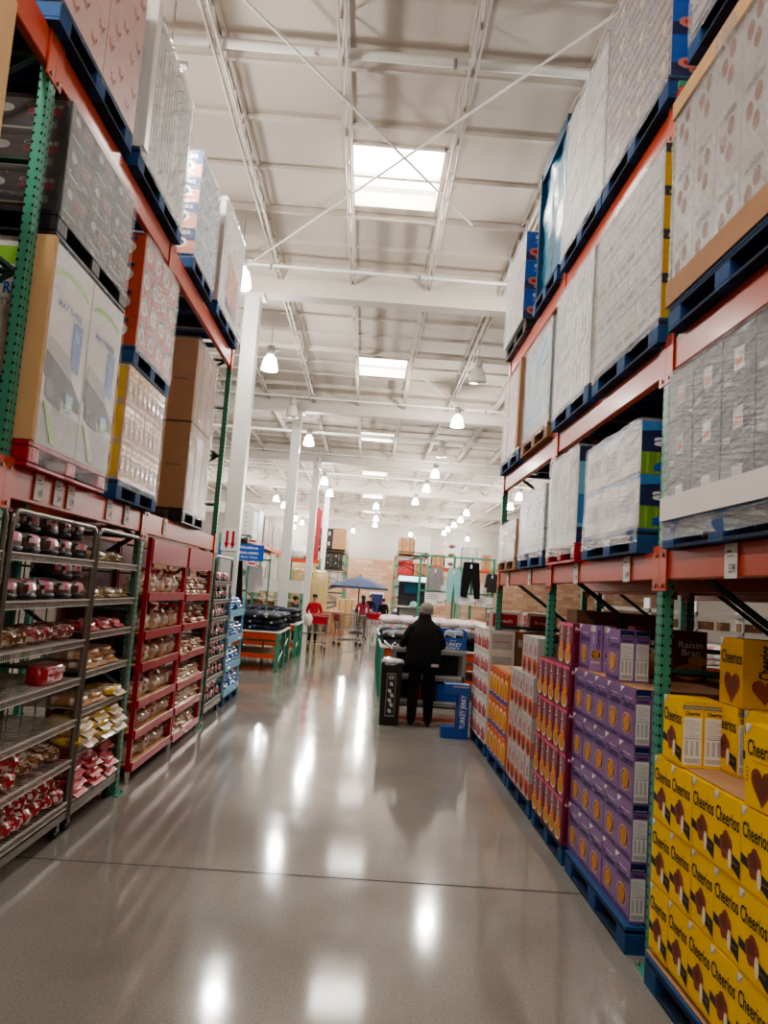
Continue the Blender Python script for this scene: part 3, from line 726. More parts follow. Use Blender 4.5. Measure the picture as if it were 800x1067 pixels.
pallet('black', 'R', 8.37, ZR[2], 1.14, 'at the far end of the top right beam')
load('wrapped_pallet_load', 'R', 8.37, 1.08, ZR[2]+P, .98, 3, 3, 2, 'white', a_white, a_berry, F_MILK, 'wrapped stack of blue baking cartons at the far end of the top right beam', xf=1.46)
# left, lower beam
pallet('red', 'L', 4.62, ZL[0], 1.2, 'under the tall white furniture boxes')
def deskx(root, w, d_, h):
    mb = MB(); mb.box(-w/2 - .05, -w/2 - .008, -.015, .14, 0, h, 'kraft_l'); mb.build('cardboard_end_panel', root)
load('wrapped_pallet_load', 'L', 4.66, 1.18, ZL[0]+P, 1.14, 2, 1, 2, 'white', a_desk, a_deskside, F_CLEAR, 'tall white and green furniture boxes with dark desk pictures, wrapped on a red pallet', extra=deskx, drop=.12)
pallet('black', 'L', 4.64, ZL[0]+P+1.155, 1.2, 'stacked on top of the white furniture boxes')
load('wrapped_pallet_load', 'L', 4.64, 1.14, ZL[0]+P+1.157+P, .66, 3, 3, 2, 'near_black', a_blackbrew, a_blackbrew, F_DARK, 'dark cartons under shiny film, stacked above the white furniture boxes')
pallet('blue', 'L', 5.98, ZL[0], 1.03, 'under the yellow noodle cartons')
load('wrapped_pallet_load', 'L', 5.98, 1.0, ZL[0]+P, .86, 4, 3, 3, 'tan', a_noodle, a_noodleside, F_CLEAR, 'wrapped yellow and red noodle cartons in three layers on the lower left beam')
pallet('blue', 'L', 6.03, ZL[0]+P+.875, 1.01, 'between the noodle cartons and the orange cartons')
load('wrapped_pallet_load', 'L', 6.03, .98, ZL[0]+P+.877+P, .86, 4, 4, 3, 'orange_r', a_orange, a_orangeside, F_MILK, 'wrapped bright orange cartons stacked above the noodle cartons')
pallet('black', 'L', 7.93, ZL[0], 1.01, 'under the brown cardboard cartons')
load('wrapped_pallet_load', 'L', 7.93, .98, ZL[0]+P, .86, 3, 1, 2, 'kraft', a_kraft, a_kraft, F_CRUMP, 'lower tier of tall brown cartons under crumpled film on a black pallet', gap=.012)
load('wrapped_pallet_load', 'L', 7.93, .98, ZL[0]+P+.88, .84, 3, 1, 2, 'kraft', a_kraft, a_kraft, F_CRUMP, 'upper tier of tall brown cartons with purple tape, left rack', gap=.012, drop=0)
# left, top beam
pallet('blue', 'L', 4.4, ZL[1], 1.24, 'under the pale flamingo-print load')
load('wrapped_pallet_load', 'L', 4.42, 1.24, ZL[1]+P, .98, 2, 3, 2, 'pink_l', a_flamingo, a_blueside, F_CLEAR, 'pale pink load printed with flamingos on the top left beam')
pallet('blue', 'L', 5.8, ZL[1], 1.26, 'under the tall white load with a white corner post')
load('wrapped_pallet_load', 'L', 5.8, 1.22, ZL[1]+P, 1.15, 3, 1, 2, 'white', a_stripes, a_white, F_HEAVY, 'tall glaring white wrapped load with a white corner post on the top left beam', extra=corner('paint_white', -1, hh=1.2))
pallet('blue', 'L', 7.33, ZL[1], 0.89, 'under the load with round-eyed blue and orange ends')
load('wrapped_pallet_load', 'L', 7.33, .86, ZL[1]+P, 1.02, 3, 4, 3, 'white', a_chars, a_charside, F_HEAVY, 'wrapped white load with blue and orange snack end panels on the top left beam')
pallet('blue', 'L', 8.68, ZL[1], 1.3, 'at the far end of the top left beam')
def picx(root, w, d_, h):
    mb = MB(); F = Fc(mb, (-w/2, -.004, 0), (1,0,0), (0,0,1), (0,-1,0), w, h)
    for i, k in enumerate(('purple_d', 'pink', 'orange_p', 'salmon', 'yellow_d')): F.poly([(.3, .08 + i*.1), (.8, .08 + i*.08), (.8, .16 + i*.08), (.3, .18 + i*.1)], k, 1)
    mb.build('printed_picture', root)
load('wrapped_pallet_load', 'L', 8.68, 1.26, ZL[1]+P, 1.2, 1, 1, 1, 'white', None, None, F_MILK, 'white wrapped box with a sunset-coloured picture, far end of the top left beam', extra=picx)
# left near bay
pallet('blue', 'L', 2.75, ZL[0], 1.2, 'in the left bay at the edge of the picture')
load('carton_stack', 'L', 2.78, 1.2, ZL[0]+P, 1.98, 2, 3, 2, 'kraft_l', a_plain, a_plain, None, 'yellowish carton stack at the left edge of the picture', cat='carton stack', group='loose carton stacks')
# back-to-back rows: plain cartons seen in the gaps
k = 0
for sd, xx, ps, zs in (('R', 2.78, RP, ZR), ('L', -3.08, LP, ZL)):
    for b in range(1, 4):
        for zi, z in enumerate(zs[:2]):
            for q in (.26, .74):
                yy = ps[b] + (ps[b+1] - ps[b]) * q
                hh = (.82 if sd == 'R' else 1.9) if zi == 0 else (1.05 if sd == 'R' else 1.1)
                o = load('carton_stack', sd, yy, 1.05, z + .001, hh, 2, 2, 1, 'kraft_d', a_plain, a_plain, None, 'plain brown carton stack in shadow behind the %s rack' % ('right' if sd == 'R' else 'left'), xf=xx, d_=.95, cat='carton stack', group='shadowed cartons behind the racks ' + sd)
                k += 1
#PART4
# ================================================================== cereal on the floor pallets, right side
def cluster(F, cx, cy, r, k, l=2):
    for a, b, q in ((0,0,1),(-.6,.1,.7),(.55,.25,.75),(.1,.6,.7),(-.3,-.5,.6),(.5,-.4,.6)): F.ell(cx + a*r*.6, cy + b*r*.55, r*q*.62, r*q*.5, k, l, 10)
def c_front(F):
    F.poly([(0, 1), (0, .86), (.16, .93), (.2, 1)], 'lgrey', 1); F.poly([(0, 1), (.04, .9), (.2, 1)], 'paper', 2)
    F.text('Cheerios', .5, .72, .9, .2, 'black', 2, bold=.012); F.text('happy heart shapes', .52, .585, .5, .022, 'yellow_d', 2)
    cluster(F, .46, .36, .3, 'brown_r', 2); cluster(F, .42, .4, .16, 'brown', 3)
    F.poly([(.0,.3),(.3,.27),(1,.06),(1,.27),(.6,.33),(0,.42)], 'near_black', 1); F.poly([(.6,.25),(1,.13),(1,.28),(.7,.32)], 'near_black', 4)
    F.ell(.66, .24, .075, .13, 'cream', 5, 14); F.text('whole grain', .86, .22, .2, .03, 'yellow_d', 5); F.rect(0, 0, 1, .04, 'yellow_d', 1)
def c_heart(F):
    F.poly([(0, 1), (0, .86), (.16, .93), (.2, 1)], 'lgrey', 1); F.poly([(0, 1), (.04, .9), (.2, 1)], 'paper', 2)
    F.text('Cheerios', .52, .72, .88, .2, 'black', 2, bold=.012); F.rect(.25, .56, .9, .58, 'yellow_d', 2)
    F.heart(.55, .3, .075, 'brown_r', 2); F.heart(.54, .31, .055, 'brown', 3)
    for i in range(4): F.rect(.05, .3 + i*.05, .12, .315 + i*.05, 'brown', 2)
def nutr(F, a, b, head, name, nk):
    w = b - a
    F.rect(a + w*.03, .87, b - w*.03, .93, head, 1); F.rect(a + w*.1, .89, b - w*.1, .905, 'lgrey', 2)
    F.text(name, (a+b)/2, .81, w*.7, .06, nk, 2, bold=.02)
    F.rect(a + w*.06, .04, b - w*.06, .75, 'paper', 1)
    for i in range(9): F.rect(a + w*.12, .7 - i*.03, a + w*(.85 if i % 3 else .6), .705 - i*.03, 'grey', 2)
    F.rect(a + w*.1, .43, b - w*.1, .437, 'near_black', 2)
    for q in range(3): F.rect(a + w*(.14 + q*.26), .18, a + w*(.3 + q*.26), .4, 'lgrey', 2)
    F.rect(a + w*.12, .07, b - w*.12, .14, 'lgrey', 2)
def c_side(F): nutr(F, 0, .49, 'grey', 'Cheerios', 'black'); nutr(F, .51, 1, 'grey', 'Cheerios', 'black'); F.rect(.495, 0, .505, 1, 'kraft_d', 1)
def c_vside(F):
    F.text('Cheerios', .5, .68, .3, .5, 'black', 2, vert=True, bold=.02); F.heart(.5, .27, .06, 'brown_r', 2); F.rect(0, 0, 1, .06, 'yellow_d', 1)
def p_front(F):
    F.rect(0, 0, 1, 1, 'purple', 0.5); F.poly([(0, 1), (0, .88), (.3, 1)], 'paper', 2); F.text('Cheerios', .53, .71, .88, .17, 'navy', 2, bold=.012); F.text('oat crunch', .55, .83, .5, .035, 'sign_white', 2)
    F.rect(.1, .585, .9, .592, 'purple_d', 2); F.ell(.5, .35, .33, .2, 'tan', 2, 16); F.ell(.5, .35, .29, .17, 'purple_d', 3, 16); cluster(F, .5, .35, .28, 'cereal', 4); F.rect(.05, .03, .95, .1, 'purple_d', 2)
def p_side(F):
    for a in (0, .51):
        F.rect(a + .02, .93, a + .47, 1, 'navy', 1); nutr(F, a, a + .49, 'navy', 'Cheerios', 'navy')
def p_vside(F):
    for a in (.24, .75):
        F.rect(a - .22, 0, a + .22, 1, 'purple_l', 1); F.rect(a - .22, .86, a - .02, 1, 'paper', 2); F.text('Cheerios', a + .08, .68, .16, .42, 'purple_d', 2, vert=True, bold=.02); F.text('oat', a - .1, .7, .06, .2, 'sign_white', 2, vert=True)
        F.ell(a, .36, .19, .11, 'cream', 2, 14); F.ell(a, .36, .17, .1, 'near_black', 3, 14); cluster(F, a, .36, .16, 'cereal', 4); F.rect(a - .18, .17, a + .18, .2, 'cream', 2)
def m_front(F):
    F.rect(0, .92, 1, 1, 'pink', 1); F.text('Raisin Bran', .4, .68, .26, .46, 'sign_white', 3, vert=True, bold=.015); F.text('CRUNCH', .68, .66, .14, .34, 'tan', 3, vert=True)
    F.ell(.45, .22, .42, .19, 'cream', 2, 16); F.ell(.45, .23, .36, .15, 'cereal', 3, 14)
    for i in range(6):
        a = i*PI/3; F.ell(.6 + .16*math.cos(a), .42 + .075*math.sin(a), .13, .06, 'orange_p', 4, 9)
    F.ell(.6, .42, .08, .04, 'yellow_d', 5, 8)
def m_side(F): F.rect(.1, .08, .9, .8, 'maroon', 1); F.text('Raisin Bran', .5, .88, .8, .07, 'sign_white', 2)
def rb_front(F):
    F.text('Raisin', .5, .73, .74, .13, 'sign_white', 2, bold=.015); F.text('Bran', .52, .58, .56, .13, 'sign_white', 2, bold=.015); F.ell(.72, .42, .3, .1, 'tan', 2); F.ell(.5, .2, .46, .16, 'salmon', 2); F.ell(.5, .24, .4, .12, 'cereal', 3)
def k_front(F):
    F.rect(0, 0, 1, 1, 'white_b', .5); F.text('K', .68, .66, .3, .24, 'red', 2, bold=.03); F.ell(.55, .24, .42, .22, 'orange_r', 1); F.ell(.6, .22, .28, .14, 'brown', 2); F.ell(.7, .28, .1, .08, 'red', 3); F.rect(.03, .3, .08, 1, 'red', 1)
def k_side(F): F.rect(0, 0, 1, .4, 'salmon', 1); F.text('K', .5, .62, .4, .3, 'red', 2, bold=.03); F.ell(.5, .22, .3, .14, 'cereal', 2)
def kb_front(F): F.text('K', .55, .45, .28, .6, 'black', 2, bold=.03)
def o_front(F):
    F.rect(0, 0, 1, .12, 'blue', 2); F.ell(.5, .45, .44, .36, 'cream', 2); F.ell(.5, .42, .36, .28, 'orange_r', 3); cluster(F, .5, .42, .4, 'yellow_d', 4); F.rect(0, .84, 1, 1, 'orange_r', 2); F.text('honey', .5, .92, .6, .1, 'sign_white', 3)
def o_side(F): F.ell(.55, .5, .4, .34, 'white', 2); F.ell(.6, .46, .3, .24, 'cereal', 3); F.rect(.1, .85, .6, .95, 'grass', 3)
def w_front(F): F.rect(.08, .12, .92, .5, 'red', 2); F.rect(.3, .2, .7, .72, 'paper', 3); F.rect(.38, .1, .62, .66, 'red', 4); F.rect(0, .92, 1, .97, 'lgrey', 2)
def w_side(F): F.rect(.1, .15, .9, .85, 'lgrey', 1); F.text('snack mix', .5, .5, .6, .1, 'red', 2)
def box(w, dd, h, base, f, s_, name='cereal_box', top=None):
    mb = carton_mb(w, dd, h, base, f, s_, top); return mb.build(name)
G = .003
def stack(kd, x_, y0, dy, n, z0, h, rows, noun, ref, frm, group, skip=()):
    for r in range(rows):
        for i in range(n):
            if (r, i) in skip: continue
            rn = ['bottom', 'second', 'third', 'fourth', 'fifth'][r] + ' layer'
            kd.put((x_ + random.uniform(-.004, .004), y0 + dy*(i + .5), z0 + r*h), RZR + random.uniform(-.012, .012), '%s, %s, %s from %s' % (noun, rn, ORD[i if dy > 0 or True else i], frm), group)
FLOORP = [(3.28, 1.2, 'yellow cereal boxes'), (4.76, 1.2, 'purple cereal boxes'), (5.93, .96, 'magenta raisin bran boxes'), (7.03, 1.04, 'white and red K cereal boxes'), (8.17, 1.14, 'orange cereal boxes'), (9.5, 1.2, 'white and red snack cartons')]
for yc, w, nm in FLOORP: pallet('blue', 'R', yc, 0, w, 'on the floor under the ' + nm, xf=1.49)
pallet('blue', 'R', 2.02, 0, 1.2, 'on the floor at the corner under the nearest yellow boxes', xf=1.49)
PZ = .143
def sheet(y0, y1, x0, x1, z, lb):
    mb = MB(); mb.box(x0, x1, y0, y1, 0, .004, 'kraft'); o = mb.build('cardboard_sheet', loc=(0, 0, z)); tag(o, lb, 'cardboard', 'cardboard layer sheets')
def inner(y0, y1, x0, x1, z, h, ref):
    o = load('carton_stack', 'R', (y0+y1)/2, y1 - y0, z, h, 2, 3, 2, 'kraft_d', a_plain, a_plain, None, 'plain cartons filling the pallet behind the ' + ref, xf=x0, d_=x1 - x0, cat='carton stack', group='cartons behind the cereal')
yel = Kind(box(.219, .2, .303, 'yellow', c_front, c_side), 'cereal box')
stack(yel, 1.51, 3.885, -.222, 8, PZ + .028, .305, 3, 'yellow cereal box with heart bowl', '', 'the green post', 'yellow cereal boxes')
sheet(1.95, 3.9, 1.5, 2.49, PZ, 'torn brown cardboard sheet under the yellow cereal boxes')
inner(2.1, 3.88, 1.75, 2.49, PZ + .005, .93, 'yellow cereal boxes')
sheet(2.0, 3.88, 1.53, 2.49, PZ + .028 + .916, 'brown cardboard sheet lying on top of the yellow cereal layers')
ZT = PZ + .028 + .915 + .006
yel.put((1.515, 3.69, ZT), RZR, 'yellow cereal box alone on the top sheet next to the green post', 'yellow cereal boxes')
yel.put((1.70, 3.54, ZT), RZR, 'yellow cereal box on the top sheet, set back one box deeper', 'yellow cereal boxes')
yel.put((1.72, 3.3, ZT), RZR, 'yellow cereal box on the top sheet, deeper and nearer the camera', 'yellow cereal boxes')
yh = Kind(box(.219, .2, .303, 'yellow', c_heart, c_side), 'cereal box')
yh.put((1.515, 2.87, ZT), RZR + .04, 'yellow cereal box with one big heart standing on top at the right edge', 'yellow heart boxes')
yv = Kind(box(.219, .2, .303, 'yellow_d', c_heart, c_vside), 'cereal box')  # darker yellow base: shade put into the colour of this box
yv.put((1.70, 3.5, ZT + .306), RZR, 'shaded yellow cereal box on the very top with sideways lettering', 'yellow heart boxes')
pur = Kind(box(.24, .18, .303, 'purple', p_front, p_side), 'cereal box')
stack(pur, 1.52, 4.2, .243, 5, PZ, .305, 4, 'purple cereal box with oval bowl', '', 'the green post', 'purple cereal boxes')
inner(4.2, 5.42, 1.72, 2.49, PZ, 1.22, 'purple cereal boxes')
sheet(4.2, 5.42, 1.53, 2.49, PZ + 1.221, 'brown cardboard sheet on top of the purple cereal boxes')
ZP = PZ + 1.226
pur.put((1.53, 4.65, ZP), RZR, 'purple cereal box alone on top of the stack with white panels showing', 'purple cereal boxes')
pv = Kind(box(.24, .18, .303, 'purple', p_front, p_vside), 'cereal box')
pv.put((1.54, 5.29, ZP), RZR, 'purple cereal pack on top showing two narrow ends with sideways lettering', 'purple cereal boxes')
rb = Kind(box(.21, .1, .32, 'maroon', rb_front, m_side), 'cereal box')
rb.put((2.07, 4.8, ZP), 0, 'dark maroon raisin bran box facing the camera behind the green post', 'raisin bran boxes')
rb.put((1.85, 4.9, ZP), .1, 'dark maroon raisin bran box next to the purple box with white panels', 'raisin bran boxes')
mag = Kind(box(.183, .2, .303, 'magenta', m_front, m_side), 'cereal box')
stack(mag, 1.48, 5.44, .1855, 5, PZ, .305, 4, 'magenta raisin bran box with orange flower', '', 'the purple boxes', 'magenta cereal boxes')
inner(5.44, 6.36, 1.7, 2.49, PZ, 1.22, 'magenta boxes')
for i, yy in enumerate((5.55, 5.74)): mag.put((1.5, yy, PZ + 1.222), RZR, 'magenta raisin bran box standing on top of the stack, ' + ('nearer' if i == 0 else 'farther') + ' of the pair', 'magenta cereal boxes')
kb = Kind(box(.36, .3, .4, 'kraft_d', kb_front, None, 'carton'), 'carton')
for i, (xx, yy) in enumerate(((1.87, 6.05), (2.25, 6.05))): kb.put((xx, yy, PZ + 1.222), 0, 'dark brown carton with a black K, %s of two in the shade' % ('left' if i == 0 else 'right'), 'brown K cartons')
kk = Kind(box(.2, .2, .333, 'white_b', k_front, k_side), 'cereal box')
stack(kk, 1.48, 6.52, .203, 5, PZ + .01, .336, 3, 'white and red cereal box with K', '', 'the magenta boxes', 'white and red K boxes')
inner(6.52, 7.53, 1.7, 2.49, PZ, 1.0, 'white K boxes')
for i in range(3): kk.put((1.5, 6.62 + i*.21, PZ + .01 + 1.009), RZR, 'white and red K cereal box on the topmost tier, %s from the near end' % ORD[i], 'white and red K boxes')
og = Kind(box(.22, .2, .303, 'orange_p', o_front, o_side), 'cereal box')
stack(og, 1.48, 7.62, .223, 5, PZ, .306, 3, 'orange cereal box with round bowl', '', 'the white K boxes', 'orange cereal boxes')
inner(7.62, 8.73, 1.7, 2.49, PZ, .92, 'orange boxes')
sheet(7.62, 8.73, 1.5, 2.49, PZ + .921, 'curled cardboard sheet on top of the orange cereal boxes')
wk = Kind(box(.29, .3, .258, 'white', w_front, w_side, 'carton'), 'carton')
stack(wk, 1.48, 8.9, .3, 4, PZ, .261, 5, 'white snack carton with red printing', '', 'the orange boxes', 'white and red cartons')
inner(8.9, 10.1, 1.79, 2.49, PZ, 1.3, 'white snack cartons')
def red_lid(F): F.rect(.1, .15, .9, .85, 'red', 1); F.text('fresh', .5, .5, .5, .2, 'sign_white', 2)
rl = Kind(box(.36, .25, .22, 'paper', red_lid, red_lid, 'carton'), 'carton')
for i, (xx, yy) in enumerate(((1.66, 8.97), (2.1, 8.97))): rl.put((xx, yy, PZ + 1.307), 0, 'red and white carton on top of the snack stack, %s one' % ('left' if i == 0 else 'right'), 'red and white top cartons')
# ================================================================== steel bread carts and red racks, left side
def hoop(y0, y1, x_, zt, r=.016):
    mb = MB(); rc = .07; pts = [(x_, y0, .12)]
    pts += [(x_, y0 + rc - rc*math.cos(a), zt - rc + rc*math.sin(a)) for a in [PI/2*i/5 for i in range(6)]]
    pts += [(x_, y1 - rc + rc*math.sin(a), zt - rc + rc*math.cos(a)) for a in [PI/2*i/5 for i in range(6)]]
    pts += [(x_, y1, .12)]; mb.path(pts, r, 'steel', 10); return mb
def caster(root, x_, y_):
    mb = MB(); mb.tube((x_ - .016, y_, .055), (x_ + .016, y_, .055), .052, 'rubber', 18); mb.tube((x_ - .018, y_, .055), (x_ + .018, y_, .055), .026, 'steel', 10)
    mb.box(x_ - .028, x_ - .02, y_ - .02, y_ + .02, .05, .13, 'steel'); mb.box(x_ + .02, x_ + .028, y_ - .02, y_ + .02, .05, .13, 'steel'); mb.box(x_ - .03, x_ + .03, y_ - .03, y_ + .03, .12, .13, 'steel'); mb.build('caster', root)
def cart(yc, w, zs, label, depth=.6, zt=2.1):
    root = empty('bread_cart', (-1.925, yc, 0), 0, label, 'cart', 'steel bread carts')
    hoop(-w/2, w/2, 0, zt).build('front_hoop', root); hoop(-w/2, w/2, -depth, zt).build('rear_hoop', root)
    mb = MB(); mb.box(-depth, 0, -w/2, -w/2 + .025, .12, .16, 'steel'); mb.box(-depth, 0, w/2 - .025, w/2, .12, .16, 'steel'); mb.box(-.03, .01, -w/2, w/2, .12, .17, 'steel'); mb.box(-depth, -depth + .03, -w/2, w/2, .12, .17, 'steel'); mb.build('base_frame', root)
    for z in zs:
        mb = MB()
        mb.box(-.004, .012, -w/2 + .01, w/2 - .01, z - .045, z - .04, 'steel_l'); mb.box(-.004, .014, -w/2 + .01, w/2 - .01, z - .006, z + .003, 'steel_l')
        n = int(w / .024)
        for i in range(n): yy = -w/2 + .02 + (w - .04)*i/(n - 1); mb.box(.001, .006, yy - .003, yy + .003, z - .042, z - .005, 'steel_l')
        n = int(w / .05)
        for i in range(n): yy = -w/2 + .03 + (w - .06)*i/(n - 1); mb.tube((0, yy, z), (-depth + .01, yy, z), .0035, 'steel_l', 5, caps=False)
        for xx in (-.2, -.4, -depth + .01): mb.tube((xx, -w/2, z - .006), (xx, w/2, z - .006), .005, 'steel_l', 5)
        mb.build('wire_shelf', root)
    for yy in (-w/2, w/2):
        mb = MB()
        for zz in (zt - .3, 1.1, .45): mb.tube((0, yy, zz), (-depth, yy, zz), .009, 'steel', 6)
        mb.build('side_rail', root)
    for yy in (-w/4, 0, w/4):
        mb = MB(); mb.tube((-depth, yy, .15), (-depth, yy, zt), .006, 'steel', 6); mb.build('back_wire', root)
    for xx in (-.04, -depth + .04):
        for yy in (-w/2 + .06, w/2 - .06): caster(root, xx, yy)
    return root
CZ = [1.87, 1.6, 1.32, 1.06, .78, .51, .23]
cart(3.42, 1.22, CZ, 'steel wire bread cart at the left edge of the picture')
cart(4.745, 1.26, CZ, 'steel wire bread cart in front, its fifth shelf down empty')
CZ2 = [1.87, 1.6, 1.36, 1.09, .83, .56, .22]
cart(5.92, .96, CZ2, 'steel wire cart of tortilla and bun bags next to the green post')
cart(10.3, 1.16, [1.78, 1.54, 1.3, 1.04, .79, .53, .22], 'steel wire cart of brown packs beyond the red racks')
def loaf(k, band, L=.3, W=.11, Hh=.11, seed=0, spot='bag_white', text=None):
    mb = MB()
    def fn(a, b, c):
        q = noise.noise(Vector((a*2.1 + seed, b*5.5, c*2.4)))
        if q > .16: return spot
        if q < -.2: return band or 'bread'
        return None
    mb.blob((0, L/2, Hh/2), (W/2, L/2*.9, Hh/2), k, 3.0, 24, 20, .07, seed, fn)
    mb.tube((0, L*.05 + .01, Hh*.5), (0, -.025, Hh*.55), .02, spot, 8, .012); mb.tube((0, -.02, Hh*.55), (.01, -.05, Hh*.35), .011, spot, 7, .022)
    mb.tube((0, -.012, Hh*.545), (0, -.024, Hh*.555), .017, band or 'red', 8)
    return mb
def flat(k, spot, W=.3, D=.24, Hh=.075, seed=0, edge=None):
    mb = MB()
    def fn(a, b, c):
        if edge and b < -.62: return edge
        if noise.noise(Vector((a*2.6 + seed*3, b*2.6, 1))) > .08: return spot
        if noise.noise(Vector((a*3 + seed*5, b*3, 4))) > .2: return 'bread'
        return None
    mb.blob((0, D/2, Hh/2), (W/2, D/2, Hh/2), k, 2.7, 18, 10, .1, seed, fn)
    mb.quad([(-W*.42, .02, Hh*.45), (W*.42, .02, Hh*.45), (W*.4, -.022, Hh*.1), (-W*.4, -.018, Hh*.15)], edge or k)
    return mb
def cake(seed=0, lab='pink'):
    mb = MB(); mb.blob((0, .11, .022), (.1, .12, .022), 'black', 5, 16, 6, .02, seed)
    def fn(a, b, c):
        if abs(a) < .45 and b < .2 and c > .15: return lab if a < .1 else 'bag_white'
        if c < .5 and noise.noise(Vector((a*3, b*3 + seed, c*3))) > -.05: return 'choc'
        if noise.noise(Vector((a*4 + seed, b*4, c*2))) > .25: return 'bag_pink'
        if noise.noise(Vector((a*5, b*5 + seed, c*4))) > .15: return 'cake'
        return None
    mb.blob((0, .11, .06), (.095, .115, .06), 'lid', 4, 24, 14, .05, seed, fn); return mb
def upright(k, spot, tie, seed=0, h=.2, w=.16):
    mb = MB()
    def fn(a, b, c):
        if abs(a) < .5 and -.5 < c < .25 and b < 0 and seed % 2 == 0: return spot
        if noise.noise(Vector((a*3 + seed, b*3, c*3))) > .12: return spot
        if noise.noise(Vector((a*4, b*4 + seed, c*4))) > .22: return 'bag_pink'
        return None
    mb.blob((0, .1, h*.42), (w/2, .1, h*.42), k, 2.6, 18, 12, .2, seed, fn)
    mb.tube((0, .08, h*.8), (0, .07, h*1.0), .028, k, 8, .016); mb.tube((0, .07, h*.97), (0, .06, h*1.2), .014, tie, 8, .045); return mb
def kinds(fn, args, n, name, cat):
    out = []
    for i in range(n): out.append(Kind(fn(*args, seed=i + 1).build(name), cat))
    return out
K_cake = kinds(cake, (), 3, 'cake_pack', 'cake pack')
K_loaf = kinds(loaf, ('bread_d', None), 2, 'bread_bag', 'bread bag'); K_pinkloaf = kinds(loaf, ('bread_r', 'bag_pink'), 2, 'bread_bag', 'bread bag')
K_red = kinds(loaf, ('bag_red', 'bread_r', .34, .14, .12), 3, 'bread_bag', 'bread bag')
K_olive = kinds(flat, ('bag_olive', 'bag_beige'), 2, 'roll_bag', 'bread bag'); K_yel = kinds(flat, ('bag_beige', 'bag_yellow'), 3, 'tortilla_bag', 'tortilla bag')
K_rf = kinds(flat, ('bag_pink', 'bag_red'), 3, 'tortilla_bag', 'tortilla bag'); K_bun = kinds(flat, ('bread', 'bag_white'), 2, 'bun_bag', 'bun bag')
K_up = kinds(upright, ('bag_beige', 'bag_white', 'bag_red'), 4, 'roll_bag', 'bread bag'); K_upf = kinds(flat, ('bag_beige', 'bag_pink'), 3, 'roll_bag', 'bread bag')
K_brown = kinds(cake, ('bag_pink',), 2, 'cake_pack', 'cake pack') if False else [Kind(cake(5, 'bag_pink').build('cake_pack'), 'cake pack'), Kind(cake(6, 'salmon').build('cake_pack'), 'cake pack')]
cnt = 0
def shelf_row(ks, ys, z, noun, where, x_=-1.95, layers=1, dz=.1, jit=.02, group=None, rz=0, tilt=0, sc=1., flip=False):
    global cnt
    if flip: x_ -= .29; rz = PI
    for l in range(layers):
        yy = ys if l == 0 else ys[:len(ys) - (0 if len(ys) < 3 else 0)]
        for i, y in enumerate(yy):
            lay = '' if layers == 1 else [', lowest layer', ', second layer', ', third layer', ', fourth layer'][l]
            q = ks[cnt % len(ks)]; cnt += 1
            q.put((x_ + random.uniform(-.02, .012) - l*.02, y + random.uniform(-jit, jit), z + .004 + l*dz), RZL + rz + random.uniform(-.12, .12),
                  '%s %s from left%s, %s' % (ORD[i], noun, lay, where), group or (noun + 's ' + where), tilt=(tilt, 0) if tilt else None, sc=(sc, sc, sc))
def lin(a, b, n): return [a + (b - a)*i/(n - 1) for i in range(n)] if n > 1 else [a]
w1 = 'front bread cart'
shelf_row(K_cake, lin(4.22, 5.27, 5), CZ[0], 'dark cake pack', 'top shelf, ' + w1, layers=2, dz=.125)
shelf_row(K_cake, [4.3, 4.52, 4.74], CZ[1], 'dark cake pack', 'second shelf, ' + w1); shelf_row(K_cake, [5.05, 5.26], CZ[1], 'dark cake pack', 'right half of second shelf, ' + w1, layers=2, dz=.125)
shelf_row(K_loaf, lin(4.22, 4.5, 3), CZ[2], 'clear bread bag', 'third shelf, ' + w1, flip=True); shelf_row(K_pinkloaf, lin(4.68, 5.25, 5), CZ[2], 'pink-marked bread bag', 'third shelf, ' + w1, flip=True)
# the single red loaf lying along the fourth shelf
def ultra():
    mb = MB(); mb.blob((0, .06, .06), (.19, .07, .07), 'bag_red', 4, 20, 10, .03, 3, lambda a, b, c: 'bread_r' if c > .7 and a < .5 else None)
    F = Fc(mb, (-.15, -.013, .018), (1,0,0), (0,0,1), (0,-1,0), .3, .11); F.text('Ultra Protein', .43, .66, .8, .3, 'sign_white', 2); F.text('Bread', .2, .28, .32, .28, 'sign_white', 2); F.ell(.9, .6, .06, .17, 'sign_white', 2); F.ell(.9, .6, .045, .12, 'green', 3)
    return mb
o = ultra().build('bread_bag', loc=(-1.945, 4.98, CZ[3] + .004), rz=RZL); tag(o, 'single red bag of protein bread lying lengthwise on the fourth shelf of the front cart', 'bread bag')
shelf_row(K_loaf, [4.8, 5.0, 5.2], CZ[5], 'brown bread bag', 'sixth shelf, ' + w1, flip=True); shelf_row(K_red, [4.2, 4.36, 4.5], CZ[5], 'red bread bag', 'sixth shelf, ' + w1, layers=2, dz=.09, flip=True)
shelf_row(K_red, lin(4.2, 5.24, 8), CZ[6], 'red bread bag', 'bottom shelf, ' + w1, layers=2, dz=.095, flip=True)
shelf_row(K_cake, lin(3.75, 3.95, 2), CZ[0], 'dark cake pack', 'top shelf, leftmost cart', layers=2, dz=.125); shelf_row(K_cake, lin(3.75, 3.95, 2), CZ[1], 'dark cake pack', 'second shelf, leftmost cart')
w2 = 'post-side cart'
shelf_row(K_olive, [5.62, 6.1], CZ2[0], 'crumpled beige roll bag', 'top shelf, ' + w2, sc=1.2); shelf_row(K_olive, lin(5.6, 6.2, 3), CZ2[1], 'beige roll bag', 'second shelf, ' + w2)
shelf_row(K_rf, lin(5.6, 6.2, 3), CZ2[2], 'red and white tortilla bag', 'third shelf, ' + w2); shelf_row(K_bun, lin(5.6, 6.1, 3), CZ2[3], 'bun bag', 'fourth shelf, ' + w2, layers=2, dz=.06)
